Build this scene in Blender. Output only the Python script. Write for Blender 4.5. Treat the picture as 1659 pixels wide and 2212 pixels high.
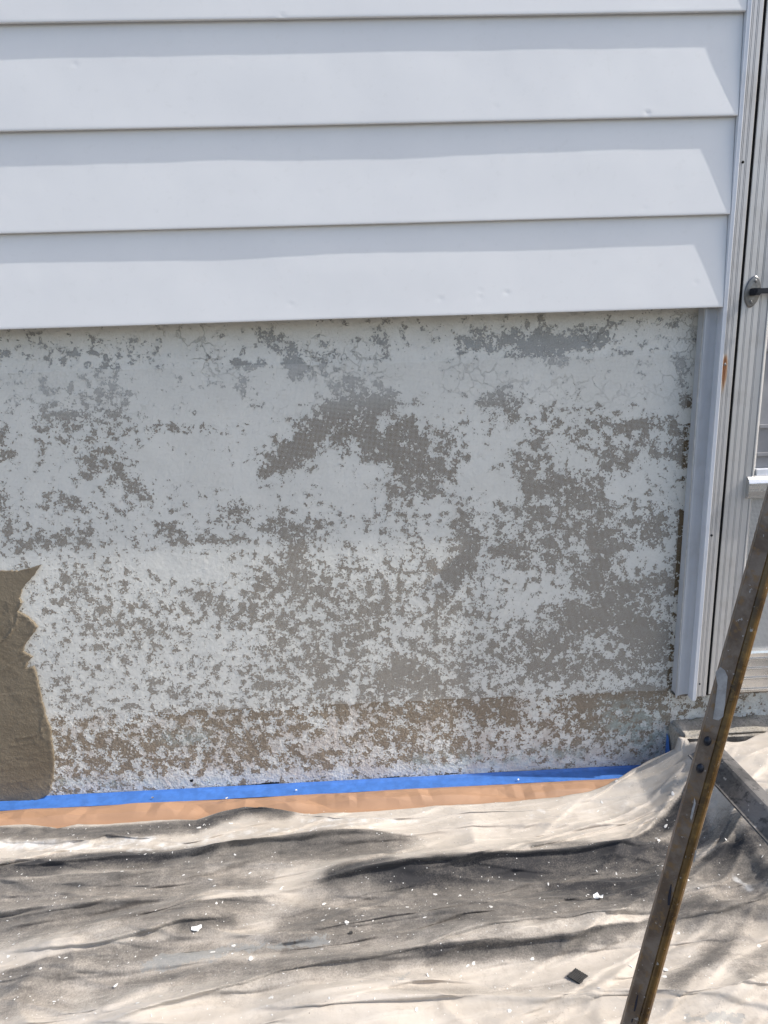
import bpy, bmesh, math, random
import numpy as np
from mathutils import Vector, Matrix
from mathutils.geometry import delaunay_2d_cdt

for o in list(bpy.data.objects): bpy.data.objects.remove(o)
S = bpy.context.scene
COL = S.collection
rad = math.radians

# ------------------------------------------------------------------ camera
CAMPOS = Vector((0.0, -1.6929, 1.2134))
yaw, pitch, roll = rad(1.92), rad(13.72), rad(1.83)
fwd = Vector((math.sin(yaw)*math.cos(pitch), math.cos(yaw)*math.cos(pitch), -math.sin(pitch)))
right = Vector((math.cos(yaw), -math.sin(yaw), 0))
up = right.cross(fwd)
r2 = right*math.cos(roll) - up*math.sin(roll)
u2 = right*math.sin(roll) + up*math.cos(roll)
cd = bpy.data.cameras.new('camera')
cam = bpy.data.objects.new('camera', cd); COL.objects.link(cam)
M = Matrix((r2, u2, -fwd)).transposed().to_4x4(); M.translation = CAMPOS
cam.matrix_world = M
cd.sensor_fit = 'VERTICAL'; cd.sensor_height = 24.0; cd.lens = 24.0*1534/2212
cd.clip_start = 0.02; cd.clip_end = 500
S.camera = cam

# ------------------------------------------------------------------ sky, sun, exposure
SUN = Vector((8.6, -1.0, 8.1)).normalized()
elev = math.asin(SUN.z)
world = bpy.data.worlds.new('World'); S.world = world; world.use_nodes = True
wn = world.node_tree.nodes; wl = world.node_tree.links
bg = wn['Background']
sky = wn.new('ShaderNodeTexSky'); sky.sky_type = 'NISHITA'; sky.sun_disc = False
sky.sun_elevation = elev
sky.sun_rotation = math.atan2(SUN.x, SUN.y)
sky.air_density = 0.95; sky.dust_density = 2.4; sky.ozone_density = 0.5
wl.new(sky.outputs[0], bg.inputs[0]); bg.inputs[1].default_value = 0.15
sd = bpy.data.lights.new('sun', 'SUN'); sd.energy = 3.2; sd.angle = rad(0.55); sd.color = (1.0, 0.96, 0.90)
so = bpy.data.objects.new('sun', sd); COL.objects.link(so)
so.rotation_euler = SUN.to_track_quat('Z', 'Y').to_euler(); so.location = (4, -2, 5)
S.view_settings.view_transform = 'Standard'; S.view_settings.look = 'None'
S.view_settings.gamma = 1; S.view_settings.exposure = 0.70
S.view_settings.use_curve_mapping = False
S.render.engine = 'CYCLES'
S.cycles.max_bounces = 5; S.cycles.diffuse_bounces = 4; S.cycles.glossy_bounces = 2

# ------------------------------------------------------------------ helpers
def tag(o, label=None, cat=None, group=None, kind=None):
    if label: o['label'] = label
    if cat: o['category'] = cat
    if group: o['group'] = group
    if kind: o['kind'] = kind
    return o

def empty(name, loc):
    o = bpy.data.objects.new(name, None); COL.objects.link(o); o.location = loc
    o.empty_display_size = 0.05
    return o

def link(name, me, mats, parent=None, origin=(0, 0, 0), smooth=False):
    """mesh given in world metres; origin moves the object's own origin."""
    ox = Vector(origin)
    if ox.length: me.transform(Matrix.Translation(-ox))
    if not isinstance(mats, (list, tuple)): mats = [mats]
    for m in mats: me.materials.append(m)
    o = bpy.data.objects.new(name, me); COL.objects.link(o)
    o.location = ox
    if parent:
        o.parent = parent
        o.location = ox - world_loc(parent)
    if smooth: me.polygons.foreach_set('use_smooth', [True]*len(me.polygons))
    return o

def world_loc(o):
    v = o.location.copy()
    while o.parent: o = o.parent; v += o.location
    return v

def pydata(name, verts, faces):
    me = bpy.data.meshes.new(name); me.from_pydata([tuple(map(float, v)) for v in verts], [], faces); me.update()
    return me

def grid_mesh(name, X, Y, Z, flip=False):
    """X,Y,Z arrays (rows, cols)."""
    n, m = X.shape
    co = np.stack([X, Y, Z], -1).reshape(-1, 3).astype(np.float32)
    i = np.arange(n*m).reshape(n, m)
    a, b, c, d = i[:-1, :-1].ravel(), i[:-1, 1:].ravel(), i[1:, 1:].ravel(), i[1:, :-1].ravel()
    q = np.stack([a, d, c, b] if flip else [a, b, c, d], 1)
    me = bpy.data.meshes.new(name)
    me.vertices.add(n*m); me.vertices.foreach_set('co', co.ravel())
    k = len(q)
    me.loops.add(4*k); me.loops.foreach_set('vertex_index', q.ravel().astype(np.int32))
    me.polygons.add(k); me.polygons.foreach_set('loop_start', np.arange(0, 4*k, 4, dtype=np.int32))
    me.polygons.foreach_set('use_smooth', np.ones(k, bool))
    me.update(); me.validate()
    return me

def attr(me, name, arr):
    a = me.attributes.new(name, 'FLOAT', 'POINT')
    a.data.foreach_set('value', np.asarray(arr, np.float32).ravel())

_T = {}
def vnoise(x, y, seed=0):
    """smooth value noise in about -1..1"""
    if seed not in _T: _T[seed] = np.random.RandomState(seed).rand(256, 256)*2-1
    T = _T[seed]
    xi = np.floor(x).astype(int); yi = np.floor(y).astype(int)
    fx = x-xi; fy = y-yi
    fx = fx*fx*fx*(fx*(fx*6-15)+10); fy = fy*fy*fy*(fy*(fy*6-15)+10)
    g = lambda a, b: T[a % 256, b % 256]
    return (g(xi, yi)*(1-fx)+g(xi+1, yi)*fx)*(1-fy)+(g(xi, yi+1)*(1-fx)+g(xi+1, yi+1)*fx)*fy

def fnoise(x, y, seed=0, oct=4, gain=.5):
    s = 0; a = 1; t = 0
    for k in range(oct):
        s = s+a*vnoise(x*2**k+17.3*k, y*2**k-9.1*k, seed+k); t += a; a *= gain
    return s/t

def poly_dist(px, py, pts):
    d = np.full(px.shape, 1e9)
    if len(pts) == 1: return np.hypot(px-pts[0][0], py-pts[0][1])
    for (ax, ay), (bx, by) in zip(pts[:-1], pts[1:]):
        dx, dy = bx-ax, by-ay
        t = np.clip(((px-ax)*dx+(py-ay)*dy)/(dx*dx+dy*dy+1e-12), 0, 1)
        d = np.minimum(d, np.hypot(px-ax-t*dx, py-ay-t*dy))
    return d

def strokes(px, py, lst, base):
    """soft brush strokes of (points, radius in mm, value): the densest wins, negative ones clear."""
    out = base.copy()
    for pts, r, v in lst:
        g = np.exp(-0.75*(poly_dist(px, py, pts)/(r*1e-3))**2)
        if v >= 0: out = np.maximum(out, out+(v-out)*g)
        else: out = out*(1+v*g)
    return out

class NB:
    """tiny node builder"""
    def __init__(s, name):
        s.m = bpy.data.materials.new(name); s.m.use_nodes = True
        s.t = s.m.node_tree; s.b = s.t.nodes['Principled BSDF']
        s._pos = None
    def n(s, typ, **kw):
        o = s.t.nodes.new(typ)
        for k, v in kw.items(): setattr(o, k, v)
        return o
    def pin(s, node, key, val):
        if hasattr(val, 'is_output'): s.t.links.new(val, node.inputs[key])
        elif val is not None: node.inputs[key].default_value = val
    def pos(s):
        if s._pos is None: s._pos = s.n('ShaderNodeNewGeometry').outputs['Position']
        return s._pos
    def attr(s, name): return s.n('ShaderNodeAttribute', attribute_name=name).outputs['Fac']
    def mapping(s, scale=(1, 1, 1), rot=(0, 0, 0), vec=None):
        o = s.n('ShaderNodeMapping'); s.pin(o, 'Vector', vec or s.pos()); s.pin(o, 'Scale', scale); s.pin(o, 'Rotation', rot)
        return o.outputs[0]
    def noise(s, scale, detail=4, rough=.5, dist=0, vec=None, col=False):
        o = s.n('ShaderNodeTexNoise'); s.pin(o, 'Vector', vec or s.pos()); s.pin(o, 'Scale', scale); s.pin(o, 'Detail', detail)
        s.pin(o, 'Roughness', rough); s.pin(o, 'Distortion', dist)
        return o.outputs['Color' if col else 'Fac']
    def vor(s, scale, feature='F1', out='Distance', vec=None, rnd=1.0):
        o = s.n('ShaderNodeTexVoronoi', feature=feature); s.pin(o, 'Vector', vec or s.pos()); s.pin(o, 'Scale', scale); s.pin(o, 'Randomness', rnd)
        return o.outputs[out]
    def math(s, op, a, b=None, c=None, clamp=False):
        o = s.n('ShaderNodeMath', operation=op, use_clamp=clamp); s.pin(o, 0, a); s.pin(o, 1, b)
        if c is not None: s.pin(o, 2, c)
        return o.outputs[0]
    def vmath(s, op, a, b=None, scale=None):
        o = s.n('ShaderNodeVectorMath', operation=op); s.pin(o, 0, a); s.pin(o, 1, b)
        if scale is not None: s.pin(o, 'Scale', scale)
        return o.outputs[0]
    def ss(s, v, lo, hi, a=0., b=1.):
        o = s.n('ShaderNodeMapRange', interpolation_type='SMOOTHSTEP'); s.pin(o, 'Value', v); s.pin(o, 1, lo); s.pin(o, 2, hi); s.pin(o, 3, a); s.pin(o, 4, b)
        return o.outputs[0]
    def lin(s, v, lo, hi, a=0., b=1.):
        o = s.n('ShaderNodeMapRange'); s.pin(o, 'Value', v); s.pin(o, 1, lo); s.pin(o, 2, hi); s.pin(o, 3, a); s.pin(o, 4, b)
        return o.outputs[0]
    def mix(s, f, a, b, typ='MIX'):
        o = s.n('ShaderNodeMix', data_type='RGBA', blend_type=typ); s.pin(o, 0, f)
        for k, v in ((6, a), (7, b)): s.pin(o, k, v if hasattr(v, 'is_output') else (*v, 1))
        return o.outputs[2]
    def bump(s, h, strength=1, dist=.001, normal=None):
        o = s.n('ShaderNodeBump'); s.pin(o, 'Height', h); s.pin(o, 'Strength', strength); s.pin(o, 'Distance', dist)
        if normal: s.pin(o, 'Normal', normal)
        return o.outputs[0]
    def xyz(s):
        o = s.n('ShaderNodeSeparateXYZ'); s.pin(o, 0, s.pos()); return o.outputs
    def out(s, color=None, rough=None, normal=None, metal=None, spec=None, **kw):
        for k, v in (('Base Color', color), ('Roughness', rough), ('Normal', normal), ('Metallic', metal), ('Specular IOR Level', spec)):
            if v is None: continue
            if isinstance(v, tuple): v = (*v, 1)
            s.pin(s.b, k, v)
        return s.m

def simple(name, col, rough=.6, metal=0., var=.15, scale=30, bscale=200, bd=.0003, spec=.5):
    n = NB(name)
    a = n.noise(scale, 5, .6)
    c = n.mix(n.ss(a, .3, .7), tuple(x*(1-var) for x in col), tuple(min(1, x*(1+var)) for x in col))
    return n.out(c, rough, n.bump(n.noise(bscale, 4, .6), .6, bd), metal, spec)

# ------------------------------------------------------------------ materials
# painted stucco that is flaking off
def stucco_material():
    n = NB('flaking_stucco')
    P = n.pos()
    jit = n.vor(165, out='Color')
    jc = n.vmath('SCALE', n.vmath('SUBTRACT', jit, (.5, .5, .5)), scale=.0080)
    Pj = n.vmath('ADD', P, jc)
    a = n.noise(46, 3, .55, .2, vec=Pj)
    thr = n.attr('peel')
    hole = n.ss(n.math('SUBTRACT', thr, a), -.006, .006)
    b2 = n.noise(100, 2, .5, vec=Pj)
    hole = n.math('MAXIMUM', hole, n.ss(n.math('SUBTRACT', n.math('SUBTRACT', thr, .080), b2), -.006, .006))     # small chips
    hole = n.math('MULTIPLY', hole, n.ss(n.noise(105, 3, .5, vec=P), .655, .665, 1, 0))                            # islands that held
    tan = n.attr('tan'); low = n.attr('low'); teal = n.attr('teal'); tar = n.attr('tar')
    # bare render
    g1 = n.noise(260, 4, .65); g2 = n.noise(14, 4, .6)
    grey = n.mix(n.ss(g1, .3, .7), (.37, .375, .365), (.46, .465, .455))
    brn = n.mix(n.ss(g1, .3, .7), (.115, .083, .046), (.205, .155, .095))
    tanc = n.mix(n.ss(g1, .3, .7), (.225, .18, .13), (.38, .315, .24))
    bare = n.mix(tan, grey, brn)
    bare = n.mix(low, bare, tanc)
    bare = n.mix(n.math('MULTIPLY', n.ss(g2, .35, .65), .5), bare, n.mix(.5, bare, (.26, .225, .18)))
    # paint
    p1 = n.noise(9, 5, .6); p2 = n.noise(90, 5, .6)
    paint = n.mix(n.ss(p1, .3, .7), (.71, .705, .66), (.775, .768, .72))
    paint = n.mix(n.math('MULTIPLY', n.ss(p2, .52, .72), .35), paint, (.61, .60, .56))
    paint = n.mix(n.math('MULTIPLY', low, n.ss(n.noise(22, 5, .65), .42, .62)), paint, (.63, .585, .53))
    c = n.mix(hole, paint, bare)
    # pale green residue and dark tar
    tm = n.math('MULTIPLY', teal, n.ss(n.noise(40, 6, .7), .42, .58))
    c = n.mix(n.math('MULTIPLY', tm, .75), c, (.47, .55, .52))
    pit = n.ss(n.noise(330, 3, .7), .60, .66)
    c = n.mix(n.math('MULTIPLY', n.math('MULTIPLY', pit, low), .55), c, (.16, .13, .10))
    kt = n.ss(n.math('ADD', tar, n.math('MULTIPLY', n.math('SUBTRACT', n.noise(70, 5, .7), .5), 1.2)), .50, .56)
    c = n.mix(kt, c, (.012, .012, .013))
    # hair cracks
    ce = n.vor(24, 'DISTANCE_TO_EDGE', vec=n.vmath('ADD', P, n.vmath('SCALE', n.noise(30, 4, .6, col=True), scale=.06)))
    cr = n.math('MULTIPLY', n.ss(ce, .012, .03, 1, 0), n.math('MULTIPLY', n.ss(n.noise(5, 2), .50, .56), n.math('SUBTRACT', 1.0, tan)))
    c = n.mix(n.math('MULTIPLY', cr, .15), c, (.22, .21, .19))
    # relief
    h = n.math('MULTIPLY', n.math('SUBTRACT', 1.0, hole), 1.0)
    soft = n.math('MULTIPLY', n.ss(n.math('SUBTRACT', thr, a), -.06, 0.0), .35)     # curled flake rims
    h = n.math('ADD', h, soft)
    h = n.math('ADD', h, n.math('MULTIPLY', n.noise(85, 5, .62), n.lin(low, 0, 1, .9, 2.4)))
    h = n.math('ADD', h, n.math('MULTIPLY', g1, n.math('MULTIPLY', hole, .8)))
    h = n.math('SUBTRACT', h, n.math('MULTIPLY', cr, 1.0))
    nm = n.bump(h, 1.0, .0032)
    return n.out(c, n.lin(hole, 0, 1, .72, .92), nm, spec=.3)

def siding_material():
    n = NB('white_siding_paint')
    a = n.noise(4, 4, .55); b = n.noise(60, 4, .6)
    c = n.mix(n.ss(a, .3, .7), (.775, .777, .778), (.81, .81, .806))
    c = n.mix(n.math('MULTIPLY', n.ss(b, .56, .75), .12), c, (.60, .60, .58))
    h = n.math('ADD', n.noise(900, 2, .5), n.math('MULTIPLY', n.noise(25, 3, .5), .6))
    return n.out(c, n.lin(b, .3, .7, .40, .52), n.bump(h, .25, .0003), spec=.4)

def aluminium_material(name, col, rough, rust=None, dirt=.5, metal=.35):
    n = NB(name)
    st = n.noise(30, 5, .6, vec=n.mapping((1.1, 1.1, .06)))
    bl = n.noise(12, 5, .65)
    c = n.mix(n.ss(st, .35, .65), tuple(x*.95 for x in col), tuple(min(1, x*1.04) for x in col))
    c = n.mix(n.math('MULTIPLY', n.ss(bl, .45, .7), dirt), c, tuple(x*y for x, y in zip(col, (.62, .58, .52))))
    if rust:
        x, y, z = n.xyz()
        dx = n.math('DIVIDE', n.math('SUBTRACT', x, rust[0]), .0075)
        dz = n.math('SUBTRACT', z, rust[1])
        dz = n.math('DIVIDE', dz, n.math('ADD', n.math('MULTIPLY', n.math('LESS_THAN', dz, 0.0), .042), .022))
        d2 = n.math('ADD', n.math('MULTIPLY', dx, dx), n.math('MULTIPLY', dz, dz))
        d2 = n.math('ADD', d2, n.math('MULTIPLY', n.math('SUBTRACT', n.noise(60, 4, .6, vec=n.mapping((3, 3, .3))), .5), 1.6))
        c = n.mix(n.ss(d2, .15, 1.5, .92, 0), c, n.mix(n.ss(d2, .2, 1.0), (.30, .11, .025), (.50, .29, .11)))
    h = n.math('ADD', n.noise(500, 3, .6), n.math('MULTIPLY', n.noise(40, 4, .6, vec=n.mapping((3, 3, .2))), .6))
    return n.out(c, n.lin(bl, .3, .7, rough*.85, min(1, rough*1.2)), n.bump(h, .35, .0003), metal)

def mortar_material():
    n = NB('wet_base_coat')
    a = n.noise(7, 5, .6); b = n.noise(120, 5, .65)
    sw = n.noise(55, 5, .6, .6, vec=n.mapping((.22, 1, .7), rot=(0, rad(14), 0)))
    c = n.mix(n.ss(a, .35, .65), (.165, .134, .092), (.205, .170, .120))
    c = n.mix(n.math('MULTIPLY', n.ss(b, .5, .7), .35), c, (.25, .205, .145))
    pits = n.ss(n.vor(95, rnd=1), .05, .10, 1, 0)
    pm = n.math('MULTIPLY', pits, n.ss(n.noise(25, 3), .5, .56))
    h = n.math('ADD', n.math('MULTIPLY', sw, .45), n.math('ADD', n.math('MULTIPLY', n.noise(170, 4, .7), 1.1), n.math('MULTIPLY', n.noise(28, 3, .5), .9)))
    h = n.math('SUBTRACT', h, n.math('MULTIPLY', pm, 1.3))
    return n.out(c, .62, n.bump(h, .9, .0024), spec=.35)

def cloth_material():
    n = NB('canvas_drop_cloth')
    P = n.pos()
    dark_tone = n.attr('dark_tone'); grey = n.attr('greypaint'); chalk = n.attr('chalk')
    big = n.noise(5, 5, .6); mid = n.noise(28, 6, .65, .4); fine = n.noise(300, 3, .75)
    streak = n.noise(1, 6, .65, .3, vec=n.mapping((9, 60, 30), rot=(0, 0, rad(-7))))
    c = n.mix(n.ss(big, .32, .68), (.44, .392, .335), (.54, .488, .425))
    c = n.mix(n.math('MULTIPLY', n.ss(mid, .50, .74), .35), c, (.33, .283, .235))
    s = n.math('ADD', dark_tone, n.math('MULTIPLY', n.math('SUBTRACT', mid, .5), n.math('MULTIPLY_ADD', dark_tone, .45, .25)))
    s = n.math('ADD', s, n.math('MULTIPLY', n.math('SUBTRACT', fine, .5), n.math('MULTIPLY_ADD', dark_tone, .65, .3)))
    s = n.math('ADD', s, n.math('MULTIPLY', n.math('SUBTRACT', streak, .5), n.math('MULTIPLY_ADD', dark_tone, .35, .25)))
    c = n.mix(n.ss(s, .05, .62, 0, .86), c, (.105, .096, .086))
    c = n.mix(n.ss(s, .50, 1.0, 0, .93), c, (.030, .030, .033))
    g = n.ss(n.math('ADD', grey, n.math('MULTIPLY', n.math('SUBTRACT', n.noise(60, 6, .75), .5), 2.6)), .50, .66)
    c = n.mix(n.math('MULTIPLY', g, .6), c, (.27, .28, .275))
    ch = n.ss(n.math('ADD', chalk, n.math('MULTIPLY', n.math('SUBTRACT', n.noise(40, 5, .65), .5), 1.2)), .35, .85)
    c = n.mix(n.math('MULTIPLY', ch, .7), c, (.74, .74, .73))
    sp = n.math('MULTIPLY', n.ss(n.vor(75), .07, .11, 1, 0), n.ss(n.noise(11, 3, .6), .47, .55))
    c = n.mix(n.math('MULTIPLY', sp, .85), c, (.74, .73, .70))
    sp2 = n.math('MULTIPLY', n.ss(n.vor(48), .035, .06, 1, 0), n.ss(n.noise(6, 3, .6), .45, .55))
    c = n.mix(n.math('MULTIPLY', sp2, .8), c, (.05, .05, .05))
    thread = n.ss(n.vor(9, 'DISTANCE_TO_EDGE', vec=n.vmath('ADD', P, n.vmath('SCALE', n.noise(9, 5, .6, col=True), scale=.25))), .002, .005, 1, 0)
    c = n.mix(n.math('MULTIPLY', thread, n.ss(n.noise(4, 2), .5, .6, 0, .35)), c, (.12, .10, .085))
    w = n.n('ShaderNodeTexWave', wave_type='BANDS', bands_direction='X'); n.pin(w, 'Vector', n.mapping((1, 1, 1), rot=(0, 0, rad(40)))); n.pin(w, 'Scale', 180); n.pin(w, 'Distortion', 1.5); n.pin(w, 'Detail', 2)
    h = n.math('ADD', n.math('MULTIPLY', n.noise(110, 5, .68), 2.2), n.math('MULTIPLY', w.outputs['Fac'], .5))
    h = n.math('ADD', h, n.math('MULTIPLY', fine, .6))
    n.pin(n.b, 'Sheen Weight', .08)
    return n.out(c, .92, n.bump(h, .55, .0010), spec=.15)

def concrete_material():
    n = NB('rough_concrete')
    a = n.noise(18, 5, .65); b = n.noise(210, 4, .7)
    c = n.mix(n.ss(a, .35, .65), (.38, .345, .29), (.56, .515, .445))
    c = n.mix(n.math('MULTIPLY', n.ss(b, .50, .66), .8), c, (.15, .135, .115))
    return n.out(c, .95, n.bump(n.math('ADD', n.noise(150, 5, .7), n.math('MULTIPLY', b, .6)), 1, .004), spec=.2)

def rail_material(name, a, b, rough, metal, wear):
    n = NB(name)
    x = n.noise(20, 6, .68, .5); y = n.noise(90, 5, .65)
    c = n.mix(n.ss(x, .36, .64), a, b)
    c = n.mix(n.math('MULTIPLY', n.ss(y, .52, .66), .75), c, wear)
    c = n.mix(n.math('MULTIPLY', n.ss(n.noise(150, 3, .6), .66, .70), .6), c, (.45, .43, .40))
    h = n.math('ADD', n.noise(300, 4, .6), n.math('MULTIPLY', y, .8))
    return n.out(c, n.lin(y, .3, .7, rough*.75, min(1, rough*1.25)), n.bump(h, .5, .0005), metal)

M_ = dict(
    stucco=stucco_material(), siding=siding_material(), mortar=mortar_material(), cloth=cloth_material(), concrete=concrete_material(),
    frame=aluminium_material('weathered_aluminium_frame', (.52, .51, .50), .48, rust=(0.8820, 1.1284), dirt=.3),
    pan=aluminium_material('painted_flashing', (.48, .50, .53), .42, dirt=.25, metal=.1),
    channel=aluminium_material('white_channel_paint', (.70, .72, .76), .38, dirt=.2, metal=.05),
    door=aluminium_material('door_aluminium', (.55, .54, .525), .45, dirt=.3),
    polished=aluminium_material('polished_aluminium_rail', (.72, .71, .69), .25, dirt=.25, metal=.85),
    inner=simple('cracked_door_paint', (.27, .27, .28), .6, 0, .1, 20),
    screen=simple('grey_screen_wire', (.62, .62, .60), .5, .2, .05),
    dark=simple('gap_shade_black', (.010, .010, .011), .8, 0, .2, 40, 200, .0002, .2),  # shade inside the door gap and screw holes, put in as near-black colour
    black=simple('black_metal', (.012, .014, .022), .32, .3, .3, 60),
    steel=simple('dull_plate_steel', (.20, .195, .19), .36, .75, .25, 60),
    caulk=simple('grey_caulk', (.52, .515, .50), .7, 0, .12, 40, 150, .0008),
    wood=simple('rotten_sill_wood', (.22, .19, .16), .9, 0, .5, 60, 90, .003),
    tape=simple('blue_masking_tape', (.050, .155, .45), .55, 0, .14, 40, 120, .0006),
    paper=simple('brown_masking_paper', (.37, .218, .130), .6, 0, .05, 12, 60, .0003),
    meshm=simple('white_glass_fibre', (.82, .81, .77), .5, 0, .03, 20),
    ground=simple('concrete_ground', (.085, .080, .072), .95, 0, .25, 6, 90, .003),
    chip=simple('white_paint_chip', (.78, .78, .76), .55, 0, .06, 60),
    crumb=simple('mortar_crumb_mat', (.30, .235, .16), .9, 0, .3, 200, 400, .001),
    rubber=simple('black_rubber', (.035, .034, .033), .75, 0, .2, 60),
    web=rail_material('worn_rail_face', (.105, .070, .046), (.20, .155, .118), .5, .15, (.21, .12, .045)),
    bead=rail_material('amber_rail_edge', (.055, .028, .008), (.135, .075, .020), .34, .15, (.20, .115, .030)),
    brace=rail_material('worn_grey_brace', (.085, .082, .08), (.19, .18, .17), .5, .4, (.03, .03, .032)),
    scuff=simple('grey_paint_smear', (.33, .315, .30), .7, 0, .2, 80, 200, .0005),
    ink=simple('dark_marker_ink', (.008, .008, .02), .5, 0, .1),
    splat=simple('dried_white_paint', (.68, .665, .63), .6, 0, .06, 80),
)

# ================================================================== SETTING
def sstep(a, b, x): t = np.clip((x-a)/(b-a), 0, 1); return t*t*(3-2*t)
STY = 0.070                       # stucco plane
def wall_y(x, z):
    return STY + .0026*fnoise(x*4, z*4, 3, 3) + .0007*fnoise(x*28, z*28, 8, 3)

# ground
g = pydata('ground', [(-30, -40, 0), (30, -40, 0), (30, .2, 0), (-30, .2, 0)], [(0, 1, 2, 3)])
tag(link('ground', g, M_['ground']), kind='structure')

# ------------------------------------------------------------------ house wall: stucco base + siding boards
house = empty('house_wall', (0, .06, 0))
tag(house, 'house wall with white lapped metal siding above flaking grey painted stucco', 'wall', kind='thing')

def probit(p):
    p = np.clip(p, .002, .998); l = np.log(p/(1-p))
    return l*.60 - np.sign(l)*np.maximum(0, np.abs(l)-2)*.12

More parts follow.
